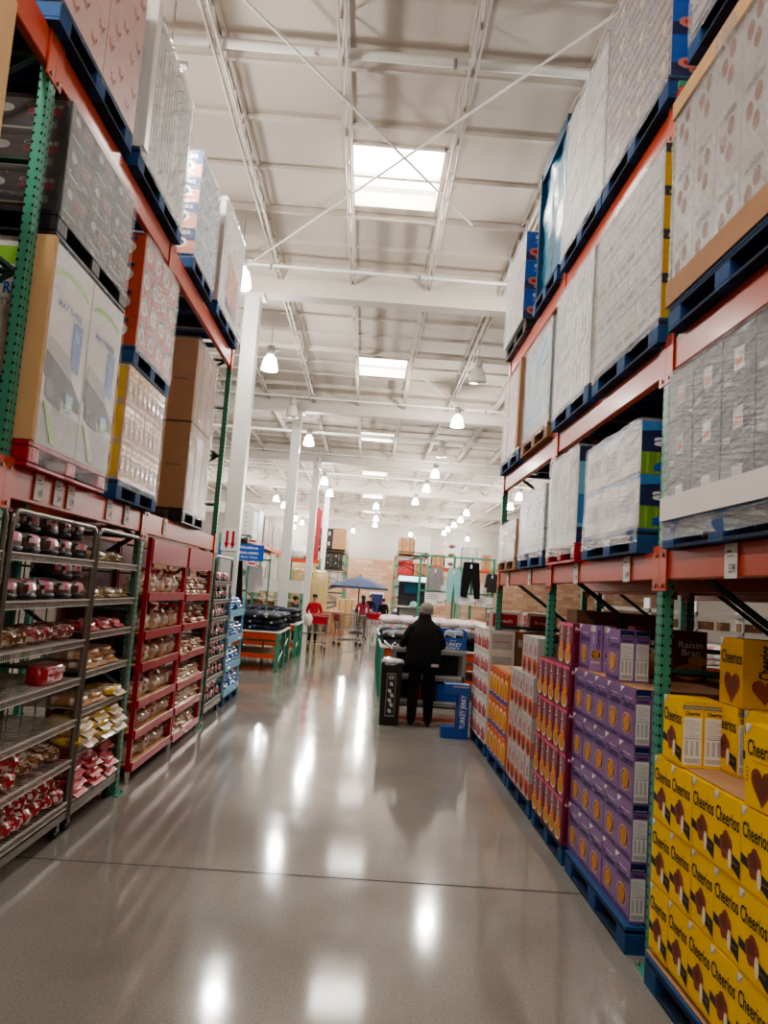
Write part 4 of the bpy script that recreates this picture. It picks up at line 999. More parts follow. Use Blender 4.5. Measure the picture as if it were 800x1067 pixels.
shelf_row(K_bun, [5.6, 5.85], CZ2[4], 'bun bag', 'fifth shelf, ' + w2); shelf_row(K_yel, [6.2], CZ2[4], 'white and yellow tortilla bag', 'fifth shelf, ' + w2, x_=-1.9, sc=1.1)
shelf_row(K_yel, lin(5.6, 6.22, 3), CZ2[5], 'white and yellow tortilla bag', 'sixth shelf, ' + w2, layers=3, dz=.06, x_=-1.87, sc=1.1)
shelf_row(K_rf, lin(5.6, 6.22, 3), CZ2[6], 'red-edged tortilla bag', 'bottom shelf, ' + w2, layers=4, dz=.06, x_=-1.9)
def redrack(y0, y1, zs, label):
    yc, w, dp = (y0 + y1)/2, y1 - y0, .75
    root = empty('bakery_rack', (-1.915, yc, 0), 0, label, 'display rack')
    for yy in (-w/2, w/2 - .035):
        for xx in (-.04, -dp):
            mb = MB(); mb.bevbox(xx, xx + .04, yy, yy + .035, .1, 2.13, 'red_rack', .003); mb.build('post', root)
            mb = MB(); mb.tube((xx + .02, yy + .017, 0), (xx + .02, yy + .017, .1), .018, 'lgrey', 10, .024); mb.build('foot', root)
    mb = MB(); mb.bevbox(-.012, .008, -w/2 + .036, w/2 - .036, 1.9, 2.12, 'red_rack', .003); mb.build('header_panel', root)
    for z in zs:
        mb = MB(); mb.box(-dp + .04, -.002, -w/2 + .036, w/2 - .036, z - .03, z, 'red_rack', top='tan'); mb.bevbox(-.002, .012, -w/2 + .036, w/2 - .036, z - .055, z + .022, 'red_rack', .002); mb.build('shelf', root)
    mb = MB(); mb.box(-dp, -dp + .01, -w/2 + .036, w/2 - .036, .2, 2.1, 'maroon'); mb.build('back_panel', root)
redrack(6.76, 8.13, [.15, .42, .68, 1.0, 1.28, 1.62], 'red bakery rack nearer the camera, just beyond the green post')
redrack(8.16, 9.45, [.12, .4, .66, .96, 1.28, 1.6], 'red bakery rack farther away, in front of the white arrow column')
ra = [.15, .42, .68, 1.0, 1.28, 1.62]
nmz = ['bottom shelf', 'fifth shelf', 'fourth shelf', 'third shelf', 'second shelf', 'top shelf']
for z, n, nm, a in ((ra[0], 7, nmz[0], 6.9), (ra[1], 7, nmz[1], 6.9), (ra[2], 5, nmz[2], 6.98), (ra[3], 4, nmz[3], 7.05), (ra[4], 4, nmz[4], 6.98), (ra[5], 7, nmz[5], 6.9)):
    shelf_row(K_up, lin(a, 8.0, n), z, 'red-tied roll bag', nm + ', nearer red rack', x_=-1.95, jit=.01, sc=.9 if z < .5 else 1.0)
rb_ = [.12, .4, .66, .96, 1.28, 1.6]
for z, n, ly, nm in ((rb_[0], 5, 3, nmz[0]), (rb_[1], 5, 3, nmz[1]), (rb_[2], 5, 2, nmz[2]), (rb_[3], 4, 2, nmz[3]), (rb_[4], 3, 3, nmz[4]), (rb_[5], 4, 3, nmz[5])):
    shelf_row(K_upf, lin(8.36, 9.3, n), z, 'pink and beige roll bag', nm + ', farther red rack', x_=-1.94, layers=ly, dz=.068, jit=.01)
c3 = [1.78, 1.54, 1.3, 1.04, .79, .53, .22]
for z, nm in zip(c3, ['top', 'second', 'third', 'fourth', 'fifth', 'sixth', 'bottom']):
    shelf_row(K_brown, lin(9.85, 10.76, 5), z, 'brown pack', nm + ' shelf, cart beyond red racks', x_=-1.94, layers=2 if nm != 'top' else 1, dz=.1 if nm != 'fourth' else .09, jit=.008)
# blue bag display
root = empty('bag_display', (-1.93, 11.72, 0), 0, 'blue display rack of blue bags standing beyond the brown pack cart', 'display rack')
for yy in (-.64, .61):
    for xx in (-.03, -.6):
        mb = MB(); mb.box(xx, xx + .03, yy, yy + .03, .14, 1.62, 'blue_l'); mb.build('post', root)
for z in (.16, .52, .92, 1.3):
    mb = MB(); mb.box(-.6, 0, -.64, .64, z - .02, z, 'blue_l'); mb.box(0, .012, -.64, .64, z - .03, z + .07, 'blue_l'); mb.build('shelf', root)
PAL['blue'].put((-1.92, 11.72, 0), RZL, 'blue painted wooden pallet under the blue bag display', 'floor pallets', sc=(1.1, 1, 1))
K_blue = kinds(flat, ('bag_blue', 'blue_l'), 3, 'blue_bag', 'bag')
for z, nm in ((.16, 'bottom'), (.52, 'third'), (.92, 'second'), (1.3, 'top')):
    shelf_row(K_blue, lin(11.25, 12.2, 4), z, 'shiny blue bag', nm + ' shelf, blue display', x_=-1.94, layers=3, dz=.085, jit=.01)
#PART5
# ================================================================== people
def human(loc, rz, hgt, mats, label, pose=None, bulk=1., hair='short', fingers=True, name='person'):
    """one continuous skinned body; faces +Y before rotation; mats: top, legs, shoe, skin, sleeve, hand"""
    k = hgt / 1.75
    J = dict(pel=(0,0,.95), spi=(0,.01,1.1), che=(0,.0,1.3), nb=(0,-.01,1.46), nk=(0,.0,1.53), hb=(0,.01,1.585), hm=(0,.015,1.655), hc=(0,.0,1.72),
             sl=(-.17,0,1.41), el=(-.25,-.03,1.13), wl=(-.24,.1,.9), pl=(-.24,.13,.84), sr=(.17,0,1.41), er=(.25,-.03,1.13), wr=(.24,.1,.9), pr=(.24,.13,.84),
             hl=(-.09,0,.9), kl=(-.1,.03,.5), al=(-.1,0,.09), bl=(-.11,.1,.04), tl=(-.115,.19,.03), hr=(.09,0,.9), kr=(.1,.03,.5), ar=(.1,0,.09), br=(.11,.1,.04), tr=(.115,.19,.03))
    if pose: J.update(pose)
    Rr = dict(pel=(.15*bulk,.11*bulk), spi=(.135*bulk,.1*bulk), che=(.155*bulk,.11*bulk), nb=(.075,.07), nk=(.052,.055), hb=(.066,.078), hm=(.076,.094), hc=(.05,.066),
              sl=(.062*bulk,)*2, el=(.047*bulk,)*2, wl=(.03,.03), pl=(.036,.02), hl=(.085*bulk,)*2, kl=(.062*bulk,)*2, al=(.042*bulk**1.4,)*2, bl=(.042,.034), tl=(.032,.022))
    for a in ('s','e','w','p','h','k','a','b','t'): Rr[a + 'r'] = Rr[a + 'l']
    B = [('pel','spi','top'),('spi','che','top'),('che','nb','top'),('nb','nk','skin'),('nk','hb','skin'),('hb','hm','skin'),('hm','hc','skin')]
    for q in 'lr': B += [('che','s'+q,'top'),('s'+q,'e'+q,'top'),('e'+q,'w'+q,'sleeve'),('w'+q,'p'+q,'hand'),('pel','h'+q,'legs'),('h'+q,'k'+q,'legs'),('k'+q,'a'+q,'legs'),('a'+q,'b'+q,'shoe'),('b'+q,'t'+q,'shoe')]
    if fingers:
        for q, sg in (('l', -1), ('r', 1)):
            w = Vector(J['w'+q]); p = Vector(J['p'+q]); dr = (p - w).normalized(); sd = Vector((0, 1, 0)).cross(dr); sd = Vector((1,0,0)) if abs(dr.y) > .6 else Vector((0,1,0))
            sd = (sd - sd.dot(dr)*dr).normalized(); cr = dr.cross(sd).normalized() * (.35)
            for i, (o_, L_) in enumerate(((-.027,.062),(-.009,.074),(.009,.07),(.026,.055))):
                a, b_, c_ = p + sd*o_ + dr*.015, p + sd*o_*1.15 + dr*(.015 + L_*.5), p + sd*o_*1.2 + dr*(.015 + L_*.92) + cr*L_*.6
                for nn, v in (('f%d1'%i+q, a), ('f%d2'%i+q, b_), ('f%d3'%i+q, c_)): J[nn] = tuple(v); Rr[nn] = (.0095,.0095) if nn[2] != '3' else (.0075,.0075)
                B += [('p'+q, 'f%d1'%i+q, 'hand'), ('f%d1'%i+q, 'f%d2'%i+q, 'hand'), ('f%d2'%i+q, 'f%d3'%i+q, 'hand')]
            t1 = w + (p-w)*.5 - sd*.04 ; t2 = t1 - sd*.022 + dr*.035
            J['t1'+q] = tuple(t1); J['t2'+q] = tuple(t2); Rr['t1'+q] = (.012,.012); Rr['t2'+q] = (.009,.009); B += [('w'+q,'t1'+q,'hand'),('t1'+q,'t2'+q,'hand')]
    ks = list(J); ix = {n: i for i, n in enumerate(ks)}
    me = bpy.data.meshes.new('t'); me.from_pydata([tuple(c*k for c in J[n]) for n in ks], [(ix[a], ix[b]) for a, b, _ in B], [])
    o = bpy.data.objects.new('t', me); C.objects.link(o)
    md = o.modifiers.new('s', 'SKIN'); md.use_smooth_shade = True; md.branch_smoothing = .3
    for n in ks: 
        sv = me.skin_vertices[0].data[ix[n]]; sv.radius = tuple(r*k for r in Rr[n]); sv.use_root = (n == 'pel')
    su = o.modifiers.new('d', 'SUBSURF'); su.levels = 2; su.render_levels = 2
    dg = bpy.context.evaluated_depsgraph_get(); ev = o.evaluated_get(dg).to_mesh()
    V = [v.co.copy() for v in ev.vertices]; FF = [tuple(p.vertices) for p in ev.polygons]
    o.evaluated_get(dg).to_mesh_clear(); bpy.data.objects.remove(o)
    segs = [(Vector(J[a])*k, Vector(J[b])*k, m_) for a, b, m_ in B]
    mb = MB(); by = {}
    for f in FF:
        c = sum((V[i] for i in f), Vector())/len(f); best = (9, 'top')
        for a, b, m_ in segs:
            ab = b - a; t = max(0, min(1, (c - a).dot(ab)/max(ab.length_squared, 1e-9))); dd = (c - a - ab*t).length
            if dd < best[0]: best = (dd, m_)
        by.setdefault(best[1], []).append(f)
    for m_, ff in by.items(): mb.add(V, ff, mats[m_], True)
    hm = Vector(J['hm'])*k; hb = Vector(J['hb'])*k
    yf = hm.y + .082*k
    sk = mats['skin']
    mb.blob((hm.x, yf + .006*k, hm.z - .03*k), (.012*k, .018*k, .022*k), sk, 2, 8, 6, 0)
    for sx in (-1, 1):
        mb.blob((hm.x + sx*.03*k, yf - .006*k, hm.z - .002*k), (.013*k, .008*k, .007*k), 'paper', 2, 8, 5, 0); mb.blob((hm.x + sx*.03*k, yf + .0*k, hm.z - .002*k), (.006*k, .005*k, .006*k), 'black', 2, 6, 4, 0)
        mb.blob((hm.x + sx*.078*k, hm.y, hm.z - .015*k), (.01*k, .018*k, .03*k), sk, 2, 8, 6, 0)
        mb.box(hm.x + sx*.03*k - .014*k, hm.x + sx*.03*k + .014*k, yf - .008*k, yf + .002*k, hm.z + .014*k, hm.z + .019*k, 'hair')
    mb.blob((hm.x, yf - .006*k, hm.z - .062*k), (.02*k, .008*k, .006*k), 'salmon', 2, 8, 4, 0)
    body = mb.build(name, loc=loc, rz=rz); tag(body, label, 'person')
    if hair != 'none':
        mb = MB(); mb.blob((hm.x, hm.y - .018*k, hm.z + .018*k), (.09*k, .1*k, .088*k), 'hair', 2.2, 14, 10, .03)
        if hair == 'long': mb.blob((hm.x, hm.y - .075*k, hm.z - .13*k), (.07*k, .045*k, .19*k), 'hair', 2.4, 12, 10, .05)
        if hair == 'bun': mb.blob((hm.x, hm.y - .11*k, hm.z + .03*k), (.04*k, .04*k, .04*k), 'hair', 2, 10, 8, .03)
        mb.build('hair', body)
    return body, J, k
# worker in black at the demo cart, hunched a little forward
mt = dict(top='cloth_coat', legs='cloth_black', shoe='black', skin='skin_d', sleeve='cloth_coat', hand='glove')
pose = dict(spi=(0,.04,1.12), che=(0,.07,1.33), nb=(0,.1,1.47), nk=(0.01,.12,1.53), hb=(.015,.15,1.585), hm=(.02,.165,1.655), hc=(.02,.16,1.72),
            sl=(-.19,.06,1.4), el=(-.3,-.0,1.16), wl=(-.33,.2,1.13), pl=(-.335,.26,1.115), sr=(.19,.06,1.4), er=(.28,.02,1.15), wr=(.22,.25,1.13), pr=(.215,.31,1.115),
            kl=(-.115,.03,.5), al=(-.12,0,.09), bl=(-.13,.1,.04), tl=(-.135,.19,.03), kr=(.115,.03,.5), ar=(.12,.02,.09), br=(.13,.12,.04), tr=(.135,.21,.03))
body, J, k = human((.86, 10.62, 0), 0, 1.66, mt, 'person in black coat and grey knit cap seen from behind at the sample cart', pose, 1.45, 'none')
mb = MB(); hm = Vector(J['hm'])*k
mb.blob((hm.x, hm.y, hm.z + .03*k), (.1*k, .112*k, .1*k), 'knit', 2.2, 18, 12, .03); mb.lathe([(.096*k, -.05*k), (.106*k, -.045*k), (.106*k, .0), (.1*k, .005)], 'knit', (hm.x, hm.y, hm.z), 20)
mb.build('knit_cap', body)
mb = MB()
prof = [(.24, .2, .86), (.255, .205, .94), (.26, .2, 1.08), (.275, .195, 1.26), (.26, .175, 1.37), (.18, .14, 1.46), (.105, .11, 1.53), (.088, .1, 1.6)]
vs = []; n = 24
for i, (rx, ry, z) in enumerate(prof):
    yo = .02 + .085*max(0, (z - .95))/.5*1.1
    for j in range(n):
        a = 2*PI*j/n; q = 1 + .02*math.sin(5*a + i)
        vs.append((rx*math.cos(a)*q*k, (yo + ry*math.sin(a)*q)*k, z*k))
fs = [(i*n+j, i*n+(j+1)%n, (i+1)*n+(j+1)%n, (i+1)*n+j) for i in range(len(prof)-1) for j in range(n)]
mb.add(vs, fs, 'cloth_coat', True); mb.build('coat', body)
mb = MB(); mb.box(.1, .2, -.2, -.19, .83, .87, 'lgrey'); mb.build('pocket_note', body)
skm = dict(skin='skin', hand='skin')
human((-.06, 27.7, 0), .15, 1.62, dict(top='cloth_maroon', legs='cloth_taupe', shoe='lgrey', sleeve='cloth_maroon', **skm), 'person in maroon top and taupe trousers walking away near the blue umbrella',
      dict(el=(-.27,.0,1.15), wl=(-.22,.18,1.05), pl=(-.21,.24,1.05), kl=(-.1,.1,.52), al=(-.1,.12,.09), bl=(-.1,.22,.04), tl=(-.1,.3,.03), kr=(.1,-.02,.5), ar=(.1,-.14,.12), br=(.1,-.06,.04), tr=(.1,.02,.03)), 1.0, 'long')
human((-1.52, 23.3, 0), PI, 1.58, dict(top='cloth_red', legs='cloth_black', shoe='black', sleeve='cloth_red', **skm), 'person in red shirt with a name badge facing the camera behind the shopping cart', dict(wl=(-.12,.2,1.08), pl=(-.08,.25,1.08), wr=(.12,.2,1.08), pr=(.08,.25,1.08)), 1.05, 'bun')
human((-2.0, 22.2, 0), -PI/2 + .3, 1.5, dict(top='cloth_navy', legs='cloth_black', shoe='black', sleeve='cloth_navy', **skm), 'person with dark hair and navy top behind the left garment table, turned sideways', None, 1.05, 'short')
human((.25, 35, 0), PI, 1.6, dict(top='cloth_black', legs='cloth_navy', shoe='black', sleeve='cloth_black', **skm), 'distant person in dark clothes standing under the right edge of the blue umbrella', None, 1., 'short')
human((.82, 33.5, 0), .3, 1.5, dict(top='cloth_coat', legs='cloth_black', shoe='black', sleeve='cloth_coat', **skm), 'distant person in black beside the white screen right of the umbrella', None, 1.3, 'short')
# ================================================================== sample cart and things around the worker
root = empty('sample_cart', (1.0, 11.32, 0), 0, 'grey rolling sample cart with shelves in front of the worker in black', 'cart')
for z, nm in ((1.0, 'top_tray'), (.62, 'shelf'), (.26, 'shelf')):
    mb = MB(); mb.bevbox(-.55, .52, -.25, .25, z - .05, z, 'grey', .01); mb.box(-.55, .52, -.25, -.235, z, z + .03, 'lgrey'); mb.box(-.55, -.535, -.25, .25, z, z + .03, 'lgrey'); mb.build(nm, root)
mb = MB(); mb.box(-.5, .46, .2, .215, .13, .95, 'near_black'); mb.build('back_panel', root)
for xx in (-.55, .46):
    for yy in (-.25, .2):
        mb = MB(); mb.bevbox(xx, xx + .06, yy, yy + .05, .12, .95, 'grey', .006); mb.build('post', root); caster(root, xx + .03, yy + .025)
mb = MB(); mb.path([(-.55, -.2, .98), (-.66, -.2, 1.06), (-.66, .2, 1.06), (-.55, .2, .98)], .014, 'bag_white', 8); mb.build('handle', root)
mb = MB(); mb.prism([(-.2, 0), (.2, 0), (.2, .31), (.17, .31), (.17, .2), (-.17, .2), (-.17, .27), (-.2, .27)], 'y', -.13, -.12, 'blue_m')
mb.box(-.2, .2, .12, .13, 0, .32, 'blue_m'); mb.box(-.2, -.19, -.12, .12, 0, .28, 'blue_m'); mb.box(.19, .2, -.12, .12, 0, .3, 'blue_m'); mb.box(-.2, .2, -.12, .12, 0, .01, 'blue_m')
F = Fc(mb, (-.2, -.13, 0), (1,0,0), (0,0,1), (0,-1,0), .4, .2); F.text('TURKEY', .5, .52, .66, .26, 'sign_white', 2); F.text('JERKY', .5, .22, .55, .24, 'sign_white', 2); F.rect(.38, .76, .62, .82, 'lgrey', 2)
o = mb.build('display_box', loc=(1.32, 11.3, 1.0)); tag(o, 'open blue cardboard box reading TURKEY JERKY on top of the sample cart', 'display box', 'jerky displays')
for i, (dx, r_) in enumerate(((-.1, .3), (0, -.25), (.09, .15), (.12, -.4))):
    mb = MB(); mb.blob((0, 0, .12), (.07, .02, .12), 'blue_l' if i % 2 else 'lgrey', 3.5, 12, 8, .05, i); mb.quad([(-.05, -.022, .06), (.05, -.022, .06), (.05, -.022, .16), (-.05, -.022, .16)], 'near_black')
    o = mb.build('jerky_pouch', loc=(1.32 + dx, 11.25 + .05*i, 1.07)); o.rotation_euler = (0, r_, 0); tag(o, 'shiny jerky pouch %s inside the blue box on the sample cart' % ['farthest left', 'second from left', 'third from left', 'farthest right'][i], 'pouch', 'jerky pouches')
mb = MB(); mb.prism([(-.17, 0), (.17, 0), (.17, .68), (-.15, .68), (-.15, .56), (.02, .56), (.02, .14), (-.17, .14)], 'y', -.1, .1, 'blue_m')
F = Fc(mb, (.02, -.1, 0), (1,0,0), (0,0,1), (0,-1,0), .15, .68); F.text('TURKEY JERKY', .55, .5, .55, .62, 'sign_white', 2, vert=True); F.text('original', .2, .5, .14, .22, 'lgrey', 2, vert=True)
F = Fc(mb, (-.15, -.1, .56), (1,0,0), (0,0,1), (0,-1,0), .32, .12); F.rect(.3, .7, .95, .85, 'lgrey', 2)
o = mb.build('display_stand', loc=(1.26, 9.98, 0)); tag(o, 'blue cardboard floor stand reading TURKEY JERKY, shaped like a bracket, left of the white cartons', 'display stand', 'jerky displays')
root = empty('trash_can', (.44, 10.72, 0), 0, 'slim black trash can with a pictured front sign left of the worker', 'trash can')
mb = MB(); mb.prism([(-.125, 0), (.125, 0), (.145, .84), (-.145, .84)], 'y', -.19, .19, 'black_plastic'); mb.build('bin', root)
mb = MB(); mb.blob((0, 0, .84), (.15, .2, .05), 'lid', 4, 16, 6, .15, 2); mb.build('clear_liner', root)
mb = MB(); mb.box(-.065, .065, -.198, -.192, .12, .7, 'grey')
F = Fc(mb, (-.065, -.198, .12), (1,0,0), (0,0,1), (0,-1,0), .13, .58); F.rect(.08, .03, .92, .97, 'near_black', 1); F.rect(.25, .86, .75, .94, 'lgrey', 2); F.ell(.5, .9, .12, .02, 'near_black', 3)
for a, b in ((.5,.76),(.35,.6),(.6,.5),(.4,.38),(.6,.28),(.45,.14)): F.ell(a, b, .2, .045, 'lgrey', 2, 9); F.ell(a + .1, b - .03, .1, .03, 'paper', 3, 7)
mb.build('front_sign', root)
mb = MB(); mb.bevbox(-.16, .16, -.14, .14, 0, .26, 'blue', .02); mb.box(-.17, .17, -.15, .15, .24, .27, 'blue'); tag(mb.build('storage_tub', loc=(1.27, 11.3, .262)), 'blue plastic tub on the bottom shelf of the sample cart', 'tub')
mb = MB(); mb.lathe([(.001,0),(.045,0),(.045,.2),(.03,.24),(.015,.26),(.015,.3),(.001,.3)], 'bag_white', n=14); mb.box(-.04, .02, -.01, .01, .3, .33, 'red'); tag(mb.build('spray_bottle', loc=(1.04, 11.2, .262)), 'white spray bottle on the bottom shelf beside the blue tub', 'bottle')
mb = MB(); mb.bevbox(-.08, .08, -.1, .1, 0, .26, 'red', .01); mb.box(-.03, .03, -.02, .02, .26, .3, 'red'); tag(mb.build('canister', loc=(.82, 11.22, .262)), 'dark red canister seen between the legs of the worker', 'canister')
# ================================================================== garment tables
def table(x0, x1, y0, y1, h, label, near_right):
    root = empty('garment_table', ((x0+x1)/2, y0, 0), 0, label, 'table', 'green legged garment tables')
    w, d_ = x1 - x0, y1 - y0
    mb = MB(); mb.bevbox(-w/2, w/2, 0, d_, h - .03, h, 'white', .005); mb.build('table_top', root)
    for yy in (.03, d_ - .08): mb = MB(); mb.bevbox(-w/2 + .08, w/2 - .08, yy, yy + .05, h - .17, h - .032, 'orange', .004); mb.build('beam', root)
    for xx in (-w/2, w/2 - .08):
        for yy in (0, d_/2, d_ - .09):
            mb = MB(); mb.bevbox(xx, xx + .08, yy, yy + .08, 0, h - .032, 'green', .004); holes(mb, 'y', xx + .04, yy - .0012, 0, h - .05, 1); holes(mb, 'x', xx + (-.0012 if near_right < 0 else .0812), yy + .04, 0, h - .05, 1 if near_right < 0 else -1); mb.build('leg', root)
        mb = MB(); mb.tube((xx + .04, .05, .15), (xx + .04, d_ - .05, h*.7), .018, 'green', 4); mb.tube((xx + .04, .05, h*.7), (xx + .04, d_ - .05, .15), .018, 'green', 4); mb.build('brace', root)
    mb = MB(); mb.box(-w/2 + .08, w/2 - .08, .05, d_ - .1, .3, .34, 'wood'); mb.box(-w/2 + .08, w/2 - .08, .02, .05, .27, .36, 'orange'); mb.build('lower_shelf', root)
def garm(seed, k, k2, W=.19, D=.16, Hh=.07):
    mb = MB(); mb.blob((0, 0, Hh), (W, D, Hh), k, 2.8, 16, 8, .16, seed, lambda a, b, c: k2 if abs(a - .3*math.sin(seed)) < .13 and c > 0 and b < .3 else None)
    mb.quad([(-.04, -D - .004, Hh*.7), (.0, -D - .004, Hh*.7), (.0, -D - .004, Hh*1.2), (-.04, -D - .004, Hh*1.2)], 'paper')
    return Kind(mb.build('folded_garment'), 'garment')
dark = [garm(1, 'cloth_navy', 'near_black'), garm(2, 'cloth_black', 'cloth_blue'), garm(3, 'cloth_navy', 'cloth_navy'), garm(4, 'near_black', 'cloth_grey')]
lite = [garm(5, 'cloth_white', 'cloth_pink'), garm(6, 'cloth_pink', 'cloth_white'), garm(7, 'cloth_white', 'cloth_white'), garm(8, 'cloth_white', 'cloth_pink')]
def piles(ks, x0, x1, y0, y1, z, nx, ny, ly, desc, where, gp):
    for j in range(ny):
        for i in range(nx):
            for l in range(ly):
                q = random.choice(ks)
                q.put((x0 + (x1-x0)*(i+.5)/nx + random.uniform(-.03, .03), y0 + (y1-y0)*(j+.5)/ny + random.uniform(-.03, .03), z + l*.115), random.uniform(-.3, .3),
                      '%s garment, %s row, %s from left, %s, %s' % (desc, ORD[j], ORD[i], ['lowest', 'middle', 'uppermost', 'very top'][l], where), gp, sc=(1.15, 1.15, .95))
table(-3.1, -1.68, 15.75, 17.9, .82, 'orange and green garment table nearest on the left, white topped', 1); piles(dark, -3.05, -1.75, 15.8, 17.85, .82, 4, 5, 3, 'dark folded', 'near left table', 'dark garments on the near left table')
table(-3.3, -1.62, 19.0, 20.75, .84, 'second green legged garment table on the left before the shopping cart', 1); piles(dark, -3.2, -1.7, 19.05, 20.7, .84, 4, 4, 3, 'dark folded', 'second left table', 'dark garments on the second left table')
table(.32, 2.6, 13.3, 15.4, .86, 'green and orange garment table behind the worker on the right', -1); piles(dark, .38, 2.55, 13.35, 15.35, .86, 6, 4, 2, 'navy and black', 'near right table', 'dark garments on the right table')
table(.34, 2.9, 16.2, 18.6, .9, 'garment table covered in pink and white clothes behind the dark pile', -1); piles(lite, .4, 2.85, 16.25, 18.55, .9, 6, 5, 3, 'pink and white', 'far right table', 'pink and white garments on the right table')
table(6.2, 8.8, 14.8, 16.8, .8, 'garment table in the next aisle seen through the right rack', -1); piles(lite, 6.25, 8.75, 14.85, 16.75, .8, 7, 3, 3, 'white', 'next aisle table', 'white garments in the next aisle')
# ================================================================== hanging clothes and sign cards above the right tables
root = empty('garment_rail', (2.35, 20.1, 0), 0, 'green display rail with uprights carrying the hanging shirt and trousers', 'display rail')
for xx in (-.95, -.05, .42, 1.0):
    mb = MB(); mb.bevbox(xx - .03, xx + .03, -.03, .03, 0, 2.86, 'green', .003); mb.build('upright', root)
for z in (2.83, 1.9): mb = MB(); mb.box(-.98, 1.03, -.02, .02, z - .02, z + .02, 'green'); mb.build('cross_bar', root)
def hanger(mb, z=0):
    mb.path([(-.17, 0, z - .06), (0, 0, z), (.17, 0, z - .06)], .007, 'black', 6); mb.path([(0, 0, z), (0, 0, z + .05), (.02, 0, z + .08), (0, 0, z + .1)], .004, 'steel', 5)
def cloth_shape(mb, pts, k, t=.035, y0=-.02):
    # softly bulged garment from an outline (x, z), front and back with a rounded rim
    n = len(pts); cx = sum(p[0] for p in pts)/n; cz = sum(p[1] for p in pts)/n
    mb.prism(pts, 'y', y0, y0 + t, k)
def garment_obj(name, parts, loc, label, extra=None, sc=1):
    root = empty(name, loc, 0, label, 'clothing', None); root.scale = (sc, sc, sc)
    mb = MB(); hanger(mb); mb.build('hanger', root)
    for nm, pts, k, y0 in parts: mb = MB(); cloth_shape(mb, pts, k, .05, y0); mb.build(nm, root)
    mb = MB(); mb.box(-.03, .02, -.05, -.044, -.2, -.1, 'paper'); mb.build('price_tag', root)
sh = [(-.06,-.04),(-.19,-.09),(-.24,-.5),(-.17,-.52),(-.155,-.22),(-.165,-.66),(.165,-.66),(.155,-.22),(.17,-.52),(.24,-.5),(.19,-.09),(.06,-.04),(0,-.08)]
garment_obj('hanging_shirt', [('shirt', sh, 'cloth_grey', -.03)], (1.8, 20.0, 2.58), 'light grey long sleeve shirt hanging above the pink clothes')
pt = [(-.14,-.05),(.14,-.05),(.2,-.5),(.17,-.95),(.06,-.95),(.0,-.4),(-.04,-.95),(-.16,-.95),(-.2,-.5)]
garment_obj('hanging_trousers', [('trousers', pt, 'cloth_mint', -.03)], (2.29, 19.98, 2.58), 'pale mint trousers hanging left of the black trousers')
pt2 = [(-.2,-.04),(.2,-.04),(.25,-.6),(.26,-.98),(.12,-.99),(.02,-.45),(-.08,-.97),(-.25,-.94),(-.24,-.5)]
garment_obj('hanging_trousers', [('trousers', pt2, 'cloth_black', -.03)], (2.72, 19.9, 2.76), 'black trousers hanging on a hanger beside the right rack end')
garment_obj('hanging_jacket', [('jacket', sh, 'near_black', -.03)], (3.3, 20.0, 2.5), 'black jacket hanging at the right end of the display rail', sc=.8)
def card(x0, x1, z0, z1, y, lb, lines=3, txt=None, price=None):
    mb = MB(); mb.box(x0, x1, y - .006, y, z0, z1, 'sign_white'); F = Fc(mb, (x0, y - .006, z0), (1,0,0), (0,0,1), (0,-1,0), x1-x0, z1-z0)
    for i in range(lines): F.rect(.08, .8 - i*.17, .6 + .1*(i % 2), .84 - i*.17, 'grey')
    if price: F.text(price, .78, .2, .3, .22, 'near_black', 2)
    tag(mb.build('sign_card'), lb, 'sign', 'white sign cards')
card(1.56, 2.08, 1.56, 1.86, 20.04, 'white sign card under the grey hanging shirt', price='14.99')
card(2.46, 2.86, 1.6, 1.86, 19.93, 'white sign card below the black trousers', price='12.99'); card(2.92, 3.36, 1.58, 1.84, 20.04, 'white sign card at the right end of the display rail', price='9.99')
root = empty('screen_display', (1.24, 20.6, 0), 0, 'lit display stand with white header and a dark screen behind the pink clothes', 'display')
mb = MB(); mb.box(-.37, .37, -.1, .1, 2.12, 2.26, 'screen'); mb.build('header', root)
mb = MB(); mb.box(-.36, .36, .0, .1, .9, 2.12, 'near_black'); mb.build('back_panel', root); mb = MB(); mb.box(-.3, .3, -.01, 0, 1.75, 2.08, 'black'); mb.box(-.2, .2, -.02, -.01, 1.8, 2.03, 'screen_d'); mb.box(-.3, .3, -.01, 0, 1.2, 1.4, 'lgrey'); mb.build('screen', root)
mb = MB(); mb.box(-.36, .36, -.3, .1, 1.42, 1.46, 'white'); mb.build('shelf', root); mb = MB(); mb.box(-.34, .34, -.2, .1, 0, .9, 'white_b'); mb.build('base_cabinet', root)
mb = MB(); mb.lathe([(.17, 0), (.1, .02), (.085, .1), (.05, .13), (.001, .135)], 'cloth_mint', (0, 0, 0), 18); tag(mb.build('sun_hat', loc=(1.3, 20.42, 1.462)), 'pale mint sun hat on the shelf of the lit display', 'hat')
